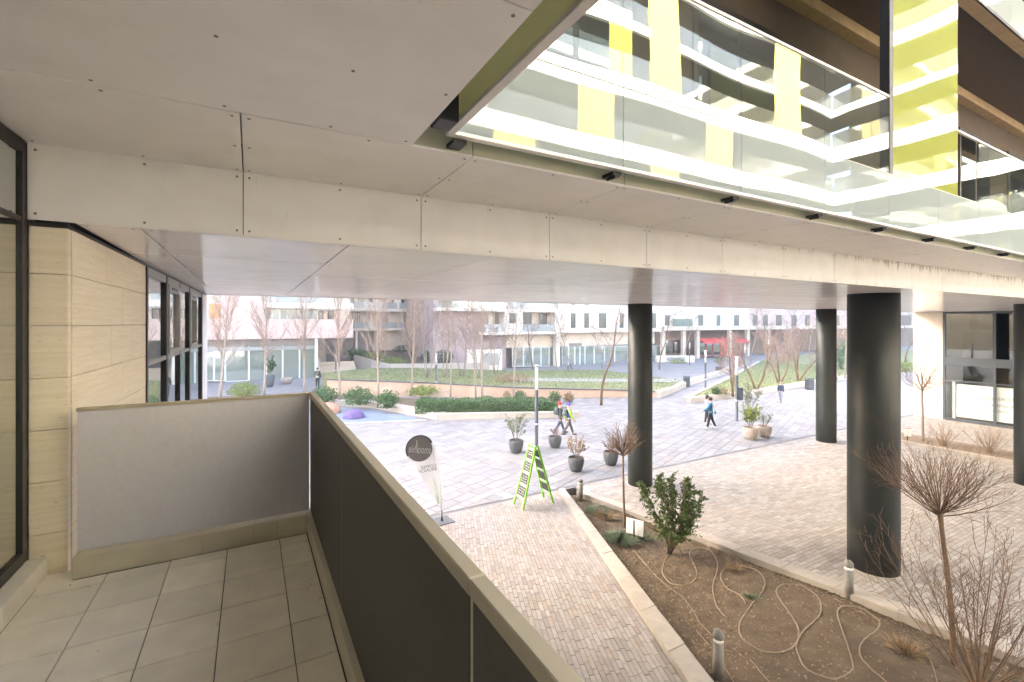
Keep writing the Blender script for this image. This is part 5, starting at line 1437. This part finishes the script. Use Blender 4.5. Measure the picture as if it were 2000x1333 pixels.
m=MB(); m.cbox((-.07,-.14,1.15),(.13,.14,1.85),.02); m.build('body',M['post'],bt)
m=MB(); m.box((.131,-.08,1.65),(.136,.08,1.75)); m.build('slot',M['black'],bt)
def bollard(u,v,h,label,r0=.082):
    p=g(u,v,-3.93); t=thing('bollard_light',label,'bollard',p,0,'grey bollard lights in the bed')
    m=MB(); m.lathe([(r0,-.05),(r0,h*.76)],24); m.build('body',M['bollard'],t)
    m=MB(); m.lathe([(r0*.93,h*.76+.001),(r0*.93,h*.83)],24); m.build('reflector_ring',M['bollard_ring'],t)
    m=MB(); m.lathe([(r0*1.02,h*.83+.001)]+[(r0*1.02*math.cos(a),h*.86+.14*h*math.sin(a)) for a in [i*math.pi/16 for i in range(8)]]+[(0,h)],24); m.build('dome',M['bollard'],t)
bollard(1134,976,.66,'small grey bollard light at the pointed end of the bed')
bollard(1403,1327,.78,'grey bollard light nearest the viewer by the bed kerb')
bollard(1658,1170,.78,'grey bollard light at the foot of the thick column')
# small white signs in the beds
s1=thing('bed_sign','white board on a dark stake in the planting bed','sign',g(1238,1060,-3.93),0)
m=MB(); m.cbox((-.018,-.02,-.05),(.018,.008,.56),.003); m.build('stake',M['black'],s1)
q=math.radians(-62)
Ms=Matrix.Rotation(q,4,'Z')@Matrix.Rotation(math.radians(-8),4,'X')
m=MB(); m.cbox((-.22,.012,.18),(.22,.024,.56),.003,0,Ms); m.build('board',M['sign_white'],s1)
s2=thing('pink_bed_sign','small pink-edged sign standing at the shop bed','sign',g(1773,862),-YAW)
m=MB(); m.cbox((-.02,0,0),(.02,.03,.25),.003); m.build('stake',M['black'],s2)
m=MB(); m.cbox((-.16,-.012,.22),(.16,-.001,.62),.003); m.build('board',M['sign_white'],s2)
m=MB(); m.box((-.16,-.016,.565),(.16,-.0125,.62)); m.build('header_stripe',M['sign_pink'],s2)
# bench-like white slab on the far lawn
wb=thing('white_slab_bench','white slab bench with grey panel behind the lime bush','bench',g(1318,708),-.5)
m=MB(); m.cbox((-2.6,-.4,0),(2.6,.4,.9),.05); m.build('slab',M['white_render'],wb)
m=MB(); m.cbox((-1.3,-.43,.25),(1.3,-.401,.75),.01); m.build('panel',M['frame_grey'],wb)

# ------------------------------------------------------------------ plant pots
def pot(u,v,dia,h,mt,label,plant=None,seed=0,pm='leaf_olive',ph=1.0,pw=.6,n=400,s_=.045,name='plant_pot'):
    p=g(u,v); t=thing(name,label,'plant pot',p,0,'round plant pots'); R_=dia/2
    prof=[(R_*.52,0),(R_*.62,.01),(R_*.84,h*.28),(R_*.97,h*.60),(R_,h*.82),(R_*.98,h*.97),(R_*.96,h),(R_*.89,h),(R_*.88,h*.86)]
    m=MB(); m.lathe(prof,28); m.f.pop(); m.m.pop(); m.sm.pop(); m.build('bowl',M[mt],t)
    m=MB(); m.lathe([(R_*.88,h*.84),(R_*.6,h*.87),(0,h*.88)],20); m.build('soil',M['potsoil'],t)
    r_=random.Random(seed)
    if plant:
        pl_=None
        ms=MB(); P=dict(seg=[5,4,3],wob=[.12,.18,.25],up=[.05,.03,0],tap=[.3,.4,.6],k=[4,3,3],num=[6,3],**{'from':[.25,.2]},ang=[.6,.6],len=[.5,.5],rr=[.6,.7],rmin=.004)
        for i in range(7 if plant!='twigs' else 9):
            a=i*2.4; th=.15+.5*((i+1)/8)*pw
            branch(ms,r_,Vector((math.cos(a)*.04,math.sin(a)*.04,h*.86)),Vector((math.sin(th)*math.cos(a),math.sin(th)*math.sin(a),math.cos(th))),ph*r_.uniform(.75,1.0),.011,0,P)
        st_=ms.build('stems',M['bark'] if plant!='twigs' else M['purpletwig'],t)
        if plant!='twigs':
            ml=MB(); ml.r=[]
            for i in range(n):
                v_=ms.v[r_.randrange(len(ms.v))]
                if v_[2]<h*.86+ph*.22: continue
                leafadd(ml,r_,Vector(v_)+rv(r_)*.04,(rv(r_)+Vector((0,0,.4))).normalized(),s_*r_.uniform(.6,1.25),.34)
            ml.build('foliage',M[pm],st_)
pot(1008,884,.62,.52,'pot_dark','dark pot with airy green shrub, left of the lamp post','leafy',111,'leaf_olive',1.15,.75,900,.045)
pot(1084,874,.58,.48,'pot_dark','dark pot with a few bare twigs in front of the walking pair','twigs',112,ph=.5,pw=.6)
pot(1125,920,.60,.50,'pot_dark','dark pot with a dry beige shrub, nearest to the bed tip','leafy',113,'leaf_dry',.8,1.0,700,.04)
pot(1193,908,.58,.50,'pot_dark','dark pot with bare twigs beside the near column','twigs',114,ph=.55,pw=.4)
pot(1464,818,.62,.52,'pot_dark','grey pot with an olive tree, farthest of the pot trio','leafy',115,'leaf_sage',1.35,.7,1000,.05)
pot(1466,858,.72,.56,'pot_taupe','taupe pot with a bushy yellow-green shrub, nearest of the pot trio','leafy',116,'leaf_lime',1.0,.7,1100,.05)
pot(1493,854,.66,.54,'pot_taupe','taupe pot with sparse grey twigs, rightmost of the pot trio','leafy',117,'leaf_sage',.7,.9,260,.035)
pot(1406,727,.9,.6,'pot_dark','dark distant pot on the pale path between the lawns','leafy',118,'leaf_olive',1.4,.6,500,.09)
pot(527,756,.75,1.0,'pot_dark','tall dark pot with an evergreen by the pink block glazing','leafy',119,'leaf_hedge',1.5,.5,900,.10)
pot(560,750,1.0,.55,'pot_taupe','empty wide pale pot by the pink block glazing',None,120)
pot(1350,706,1.0,.7,'pot_dark','dark squat pot beside the dark distant lamp post',None,121)

# ------------------------------------------------------------------ feather flag
fl=thing('feather_flag','white feather flag with round grey top and mirrored lettering','flag',g(863,1018),-.27)
fs=71.5
def fp(u,v,dy=0.0): return ((u-863)/fs, dy, (1018-v)/fs)
def plate(pts,y0,y1,nm,mt,par):
    m=MB(); n=len(pts); vs=[(p[0],y0,p[2]) for p in pts]+[(p[0],y1,p[2]) for p in pts]
    m.add(vs,[tuple(range(n)),tuple(range(2*n-1,n-1,-1))]+[((i+1)%n,i,n+i,n+(i+1)%n) for i in range(n)]); return m.build(nm,M[mt],par)
# cloth: slightly billowed sheet with thickness
Lp=[(797,889),(806,898),(814,912),(824,930),(836,950),(848,970),(859,993)]
Rp=[(845,865),(850,880),(854,900),(857,925),(859,950),(861,972),(861.5,993)]
m=MB(); vs=[]; nn_=len(Lp); kx=6
for sgn in (0,1):
    for (a,b) in zip(Lp,Rp):
        for k in range(kx+1):
            t=k/kx; u=a[0]+(b[0]-a[0])*t; v=a[1]+(b[1]-a[1])*t
            y=.035*math.sin(t*3.0+v*.05)+ (.004 if sgn else 0); vs.append(fp(u,v,y))
W1=kx+1; o2=nn_*W1; fs_=[]
for i in range(nn_-1):
    for k in range(kx):
        a=i*W1+k; fs_.append((a,a+1,a+W1+1,a+W1)); fs_.append((o2+a,o2+a+W1,o2+a+W1+1,o2+a+1))
m.add(vs,fs_,0,True); cloth=m.build('cloth',M['flag_white'],fl)
cu,cv,cr_=820.5,874.5,24.0
plate([fp(cu+cr_*math.cos(a),cv+cr_*math.sin(a)) for a in [i*6.2832/40 for i in range(40)]],-.028,.05,'round_top',"flag_grey",fl)
m=MB(); arc=[fp(cu+(cr_+1.3)*math.cos(a),cv+(cr_+1.3)*math.sin(a),.01) for a in [math.radians(x) for x in range(150,342,8)]]
m.tube(arc,.024,8); m.build('arc_rod',M['black'],fl)
m=MB(); m.tube([fp(863,1016,.03),fp(862.5,990,.035),fp(861,950,.04),fp(858,915,.045),fp(853,882,.045),fp(846,862,.02)],[.014,.012,.011,.010,.010,.012],8); m.build('pole',M['steel'],fl)
TF=lambda u,v,s_,an:Matrix.Translation((fp(u,v)[0],-.0305,fp(u,v)[2]))@Matrix.Rotation(math.radians(an),4,'Y')@Matrix.Rotation(math.pi/2,4,'X')@Matrix.Scale(-1,4,(1,0,0))@Matrix.Diagonal((s_,1,1,1))
text('smoo hie',.31,'chalk',fl,TF(820,882,.52,8),'lettering',.001)
plate([fp(814.3,857),fp(815.6,856.5),fp(816.2,881),fp(815,882)],-.0325,-.029,'letter_stroke','flag_green',fl)
TG=lambda u,v,an:Matrix.Translation((fp(u,v)[0],-.052,fp(u,v)[2]))@Matrix.Rotation(math.radians(an),4,'Y')@Matrix.Rotation(math.pi/2,4,'X')@Matrix.Scale(-1,4,(1,0,0))
text('COFFEE',.12,'flag_grey',fl,TG(837.5,911.5,-7),'lettering',.001)
text('BRUNCH',.12,'flag_grey',fl,TG(836,918.5,-7),'lettering',.001)
for k,(u0,u1) in enumerate(((844,856),(847,857),(850.5,858),(840,855))):
    m=MB(); m.tube([fp(u1,983,-.040),fp((u0+u1)/2+1,955,-.045),fp(u0,928+4*k,-.045)],[.010,.008,.002],4); m.build('printed_blade',M['flag_green'],fl)
m=MB(); m.cbox((-.27,-.27,0),(.27,.27,.018),.004,0,Matrix.Rotation(.35,4,'Z')); m.build('base_plate',M['black_plate'],fl)
m=MB(); m.lathe([(.035,.0185),(.03,.06),(.016,.12),(.016,.3)],12); m.build('spigot',M['black'],fl)

# ------------------------------------------------------------------ step-ladder sign
al=thing('ladder_sign','lime green A-frame ladder sign with chalkboards between its rungs','sign',(7.40,11.90,GZ),0)
ht=1.72
def ladder(sx):
    lg=[]
    for sy in (-1,1):
        foot=Vector((sx*.53,sy*.265,0)); top=Vector((sx*.045,sy*.165,ht)); d=(top-foot)
        zax=d.normalized(); xax=Vector((0,1,0)).cross(zax).normalized(); yax=zax.cross(xax)
        Mx=Matrix((( xax.x,yax.x,zax.x,foot.x),(xax.y,yax.y,zax.y,foot.y),(xax.z,yax.z,zax.z,foot.z),(0,0,0,1)))
        m=MB(); m.cbox((-.028,-.02,0),(.028,.02,d.length),.004,0,Mx); m.build('leg',M['lime_paint'],al)
    def at(z): t=z/ht; return sx*(.53-.485*t), .265-.10*t
    an=math.atan2(.485,ht)*(1 if sx>0 else -1)
    for z in (.27,.62,.97,1.32,1.64):
        x,w=at(z); m=MB(); m.cbox((-.02,-w+.022,-.028),(.02,w-.022,.028),.004,0,Matrix.Translation((x,0,z))@Matrix.Rotation(-an,4,'Y')); m.build('rung',M['mint_board'],al)
    for i,z in enumerate((.445,.795,1.145,1.485)):
        x,w=at(z); Mx=Matrix.Translation((x+sx*.012,0,z))@Matrix.Rotation(-an,4,'Y')
        hh=.135 if i<3 else .115
        m=MB(); m.cbox((-.008,-w*.8,-hh),(.008,w*.8,hh),.002,0,Mx); bd=m.build('chalkboard',M['chalkboard'],al)
        if sx<0 or i==0:
            r_=random.Random(i*7+int(sx)+3); m=MB()
            for row in range(3 if i!=3 else 2):
                y=-w*.6; zz_=hh*.55-row*hh*.55
                while y<w*.55:
                    L=r_.uniform(.03,.07); pts=[Mx@Vector((sx*.0095,y+L*k/4,zz_+r_.uniform(-.025,.025))) for k in range(5)]; m.tube(pts,.0055,4); y+=L+.03
            m.build('chalk_writing',M['chalk'],bd)
ladder(-1); ladder(1)
m=MB(); m.tube([(0,-.20,ht+.005),(0,.20,ht+.005)],.016,8); m.build('hinge_rod',M['steel'],al)
for sx in (-1,1):
    for sy in (-1,1):
        m=MB(); m.cbox((sx*.045-.03,sy*.165-.022,ht-.02),(sx*.045+.03,sy*.165+.022,ht+.04),.008); m.build('top_cap',M['lime_paint'],al)

# ------------------------------------------------------------------ people
def skinmesh(name,verts,edges,rads,mt,sub=1,root=0):
    me=bpy.data.meshes.new(name+'_rig'); me.from_pydata([tuple(v) for v in verts],edges,[])
    o=bpy.data.objects.new('tmp_rig',me); C.objects.link(o)
    sk_=o.modifiers.new('Skin','SKIN'); sk_.use_smooth_shade=True
    if not me.skin_vertices: me.skin_vertices.new()
    for i,r_ in enumerate(rads):
        sv=me.skin_vertices[0].data[i]; sv.radius=r_ if isinstance(r_,tuple) else (r_,r_); sv.use_root=(i==root)
    ss=o.modifiers.new('Sub','SUBSURF'); ss.levels=sub; ss.render_levels=sub
    dg=bpy.context.evaluated_depsgraph_get(); m2=bpy.data.meshes.new_from_object(o.evaluated_get(dg))
    bpy.data.objects.remove(o); m2.materials.clear(); m2.materials.append(mt)
    for p_ in m2.polygons: p_.use_smooth=True
    return m2
cloth_cache={}
def cm(c,r_=.8):
    if c not in cloth_cache: cloth_cache[c]=mat('cloth_%d'%len(cloth_cache),c,r_,.12,14)
    return cloth_cache[c]
SKIN=mat('skin',(0.52,0.33,0.24),.55,.05,20)
def person(pos,face,h,label,jacket,trouser,hair,shoe=(.05,.05,.05),stride=.25,arms=((-.1,.1),(.1,.1)),hat=None,pack=None,lean=0.0,bag=None,longcoat=False,hairlong=False,sleeve=None):
    """figure facing local +Y; stride = leg swing (rad); arms = ((swing, elbow bend) left, right)"""
    t=thing('person',label,'person',pos,face)
    def R(p,a,o): # rotate point p about x axis through o by a (forward +)
        p=Vector(p);o=Vector(o);q=p-o; return o+Vector((q.x,q.y*math.cos(a)+(-q.z)*math.sin(a),q.z*math.cos(a)+q.y*math.sin(a)))
    sp=[Vector((0,0,.525)),Vector((0,.004,.60)),Vector((0,.008,.70)),Vector((0,.0,.775)),Vector((0,.004,.825)),Vector((0,.012,.868)),Vector((0,.016,.915)),Vector((0,.012,.965))]
    if lean: sp=[R(p,lean,(0,0,.5)) for p in sp]
    legs=[]
    for s_,sw in ((-1,stride),(1,-stride)):
        hip=Vector((s_*.052,0,.50)); kn=R(hip+Vector((0,0,-.235)),sw,hip); bend=-.55*max(0,-sw)-.1*abs(sw); an=R(kn+Vector((0,0,-.225)),sw+bend*1.4,kn); toe=an+Vector((0,.085,-.022))
        legs.append((hip,kn,an,toe))
    zmin=min(min(l[2].z for l in legs)-.034,min(l[3].z for l in legs)-.016)
    dz=Vector((0,0,-zmin))
    sp=[p+dz for p in sp]; legs=[[p+dz for p in l] for l in legs]
    arm=[]
    for s_,(sw,eb) in ((-1,arms[0]),(1,arms[1])):
        shd=sp[3]+Vector((s_*.098,0,.012)); el=R(shd+Vector((s_*.022,0,-.168)),sw,shd); wr=R(el+Vector((s_*.004,0,-.145)),sw+eb,el); dv=(wr-el).normalized(); arm.append((shd,el,wr,wr+dv*.035,dv))
    S=lambda L_: [p*h for p in L_]
    V=S(sp); E=[(i,i+1) for i in range(7)]; Rd=[x*h for x in (.07,.062,.068,.062,.030,.040,.050,.030)]
    Rd[6]=(.047*h,.056*h)
    for l in legs:
        o=len(V); V+=S(l); E+=[(0,o),(o,o+1),(o+1,o+2),(o+2,o+3)]; Rd+=[.05*h,.034*h,.022*h,.020*h]
    for a in arm:
        o=len(V); V+=S(a[:4]); E+=[(3,o),(o,o+1),(o+1,o+2),(o+2,o+3)]; Rd+=[.036*h,.024*h,.016*h,.017*h]
    # nose
    o=len(V); V.append((sp[6]+Vector((0,.062,-.006)))*h); E.append((6,o)); Rd.append(.007*h)
    body=skinmesh('body',V,E,Rd,SKIN,1)
    # hands: five separate fingers added to the body
    mbm=MB()
    for a,s_ in zip(arm,(-1,1)):
        w=(a[3])*h; dv=a[4]; f=Vector((0,1,0)); f=(f-dv*f.dot(dv)).normalized(); sdv=dv.cross(f)
        for k,(off,ln_) in enumerate(((-.015,.034),(-.005,.042),(.005,.040),(.015,.030))):
            b0=w+f*off*h; m1=b0+dv*ln_*.55*h-sdv*s_*.004*h; e=b0+dv*ln_*h-sdv*s_*.012*h; mbm.tube([b0,m1,e],[.0055*h,.005*h,.0035*h],6)
        b0=w+f*.014*h-dv*.02*h; mbm.tube([b0,b0+f*.018*h+dv*.012*h,b0+f*.022*h+dv*.032*h],[.006*h,.0055*h,.004*h],6)
    for s_ in (-1,1):   # ears
        c=(sp[6]+Vector((s_*.046,.0,-.004)))*h; mbm.tube([c-Vector((0,0,.014*h)),c,c+Vector((0,0,.014*h))],[.003*h,.008*h,.004*h],6)
    off=len(body.vertices)
    vs=[tuple(v.co) for v in body.vertices]+[tuple(v) for v in mbm.v]; fsx=[tuple(p.vertices) for p in body.polygons]+[tuple(i+off for i in f) for f in mbm.f]
    me=bpy.data.meshes.new('body'); me.from_pydata(vs,[],fsx); me.materials.append(SKIN); me.polygons.foreach_set('use_smooth',[True]*len(fsx)); bo=link('body',me,t)
    for s_ in (-1,1):
        m=MB(); c=(sp[6]+Vector((s_*.018,.053,.006)))*h; m.lathe([(0,-.005*h),(.0045*h,0),(0,.005*h)],6,0,c); m.build('eye',cm((.03,.025,.02),.3),bo)
    # jacket
    V=S([sp[0]+Vector((0,0,-.03 if not longcoat else -.14)),sp[1],sp[2],sp[3],sp[4]+Vector((0,0,-.012))]); E=[(0,1),(1,2),(2,3),(3,4)]; b=.014*h
    Rd=[(.084*h+b,.066*h+b),(.073*h+b,.058*h+b),(.080*h+b,.062*h+b),(.070*h+b,.056*h+b),.030*h+b]
    if not sleeve:
        for a in arm:
            o=len(V); V+=S(a[:3]); E+=[(3,o),(o,o+1),(o+1,o+2)]; Rd+=[.040*h+b*.6,.029*h+b*.6,.023*h+b*.5]
    jk=link('jacket',skinmesh('jacket',V,E,Rd,cm(jacket),1),t)
    if sleeve:
        for a in arm:
            V=S([a[0]*.9+sp[3]*.1,a[0],a[1],a[2]]); link('sleeve',skinmesh('sleeve',V,[(0,1),(1,2),(2,3)],[.034*h,.044*h,.036*h,.028*h],cm(sleeve),1),jk)
    V=S([sp[0]+Vector((0,0,.04)),sp[0]]); E=[(0,1)]; Rd=[(.078*h,.06*h),(.080*h,.062*h)]
    for l in legs:
        o=len(V); V+=S([l[0]+Vector((0,0,-.03)),l[1],l[2]+Vector((0,0,.015))]); E+=[(1,o),(o,o+1),(o+1,o+2)]; Rd+=[.056*h,.043*h,.034*h]
    link('trousers',skinmesh('trousers',V,E,Rd,cm(trouser),1,1),t)
    for l in legs:
        m=MB(); d=(l[3]-l[2]); d.z=0; d.normalize(); a_=math.atan2(d.y,d.x)-math.pi/2
        Mx=Matrix.Translation((l[2]+Vector((0,.028,-.012)))*h)
        m.cbox((-.026*h,-.055*h,-.022*h),(.026*h,.085*h,.022*h),.012*h,0,Mx); m.build('shoe',cm(shoe),t)
    m=MB(); c=sp[6]*h
    if hat:
        m.lathe([(.060*h,-.004*h),(.062*h,.02*h),(.055*h,.05*h),(.034*h,.073*h),(0,.08*h)],16,0,c+Vector((0,-.004*h,0))); hb=m.build('hat',cm(hat),t)
        m=MB(); m.lathe([(0,-.014*h),(.014*h,-.006*h),(.014*h,.006*h),(0,.014*h)],8,0,c+Vector((0,-.004*h,.085*h))); m.build('bobble',cm(hat),hb)
    else:
        m.lathe([(.050*h,-.03*h),(.057*h,.0),(.056*h,.028*h),(.040*h,.055*h),(0,.066*h)],16,0,c+Vector((0,-.012*h,0)),sy=1.08); 
        if hairlong: m.lathe([(.040*h,-.13*h),(.058*h,-.08*h),(.056*h,-.02*h)],14,0,c+Vector((0,-.026*h,0)),sy=.7)
        m.build('hair',cm(hair),t)
    if pack:
        m=MB(); c=sp[2]*h; m.cbox((-.085*h,-.165*h,-.10*h),(.085*h,-.06*h,.115*h),.03*h,0,Matrix.Translation(c)); pk=m.build('backpack',cm(pack),t)
        m=MB(); m.cbox((-.06*h,-.195*h,-.08*h),(.06*h,-.166*h,.0),.012*h,0,Matrix.Translation(c)); m.build('pocket',cm(pack),pk)
        m=MB()
        for s_ in (-1,1): m.tube([c+Vector((s_*.05*h,-.07*h,.10*h)),c+Vector((s_*.055*h,.0,.125*h)),c+Vector((s_*.06*h,.078*h,.05*h)),c+Vector((s_*.07*h,.03*h,-.08*h)),c+Vector((s_*.06*h,-.07*h,-.08*h))],.009*h,6)
        m.build('strap',cm(pack),pk)
    if bag:
        m=MB(); c=sp[0]*h; m.cbox((-.065*h,-.155*h,-.05*h),(.065*h,-.10*h,.05*h),.02*h,0,Matrix.Translation(c)); bg_=m.build('bag',cm(bag),t)
        m=MB(); m.tube([c+Vector((-.05*h,-.12*h,.05*h)),sp[2]*h+Vector((-.02*h,-.088*h,0)),sp[3]*h+Vector((.06*h,-.055*h,.03*h)),sp[3]*h+Vector((.06*h,.06*h,.02*h))],.006*h,5); m.build('strap',cm(bag),bg_)
    return t
fa=lambda dx,dy: math.atan2(-dx,dy)       # rotation so that local +Y points along (dx,dy)
person(g(1094,847),fa(.95,-.25),1.62,'walker in a red hat with a grey backpack, left of the walking pair',(.055,.065,.065),(.05,.08,.15),(.1,.05,.03),stride=.36,arms=((.3,.3),(-.2,.3)),hat=(.48,.03,.04),pack=(.075,.09,.10),lean=.06)
person(g(1111,851),fa(.90,-.35),1.64,'walker in a purple hat and lime-blue jacket, right of the walking pair',(.03,.075,.24),(.10,.085,.09),(.08,.05,.04),stride=.34,arms=((-.3,.25),(.3,.3)),hat=(.12,.08,.45),pack=(.10,.12,.13),sleeve=(.33,.55,.05),lean=.04)
person(g(1381,829),fa(.35,-.9),1.62,'dark-haired person in a pale top, left one of the embracing couple',(.42,.42,.50),(.05,.035,.05),(.04,.025,.02),shoe=(.6,.55,.55),stride=.08,arms=((.45,1.0),(.4,1.0)),hairlong=True)
person(g(1388,838),fa(-.55,.75),1.68,'person in a teal jacket with a shoulder bag, right one of the couple',(.03,.145,.24),(.018,.019,.024),(.03,.022,.02),shoe=(.6,.6,.6),stride=.22,arms=((.5,.5),(.4,.5)),bag=(.05,.20,.28),longcoat=True)
person(g(1525,785),fa(-.95,-.35),1.46,'lone walker in a dark navy jacket and grey-blue trousers',(.03,.045,.10),(.20,.24,.32),(.35,.28,.22),shoe=(.07,.06,.06),stride=.36,arms=((.3,.3),(-.3,.2)))
person(g(620,757),fa(.1,1),1.72,'person in dark clothes with a pale bag walking away on the far left',(.045,.043,.040),(.035,.035,.04),(.05,.035,.03),stride=.10,arms=((.1,.15),(-.1,.3)),bag=(.50,.50,.42),longcoat=True)
person(g(747,727),fa(.9,.2),1.62,'person in a navy top and light trousers on the far ramp',(.035,.045,.085),(.50,.48,.52),(.03,.03,.03),shoe=(.25,.25,.27),stride=.2,arms=((.2,.3),(-.2,.3)))
person(g(1113,722),fa(.8,-.5),1.62,'distant walker in grey and black on the pavement by the shop glass',(.22,.20,.22),(.04,.04,.05),(.2,.16,.14),stride=.3,arms=((.2,.3),(-.2,.3)))
# slim black stand at the left picture edge
bs=thing('black_floor_stand','slim black floor stand at the bottom left corner of the balcony','stand',(-.985,2.80,0))
m=MB(); m.cbox((-.06,-.02,.012),(.012,.02,.135),.004); m.build('upright',M['black'],bs)
m=MB(); m.cbox((-.16,-.06,0),(.014,.06,.0115),.003); m.build('foot',M['black'],bs)

# ------------------------------------------------------------------ HAZE: thin scattering box added to imitate lens veil glare over the background
m=MB(); m.box((-62,-19.5,-5.3),(143,83,30))
hz=m.mesh('glare_haze',[]); 
hm=bpy.data.materials.new('glare_haze_air'); hm.use_nodes=True; hn=hm.node_tree.nodes; hn.remove(hn['Principled BSDF'])
pv=hn.new('ShaderNodeVolumePrincipled'); pv.inputs['Density'].default_value=0.0024; pv.inputs['Color'].default_value=(0.95,0.95,0.93,1); pv.inputs['Anisotropy'].default_value=0.3
hm.node_tree.links.new(pv.outputs[0],hn['Material Output'].inputs['Volume'])
hz.materials.append(hm); link('glare_haze',hz,kind='stuff')
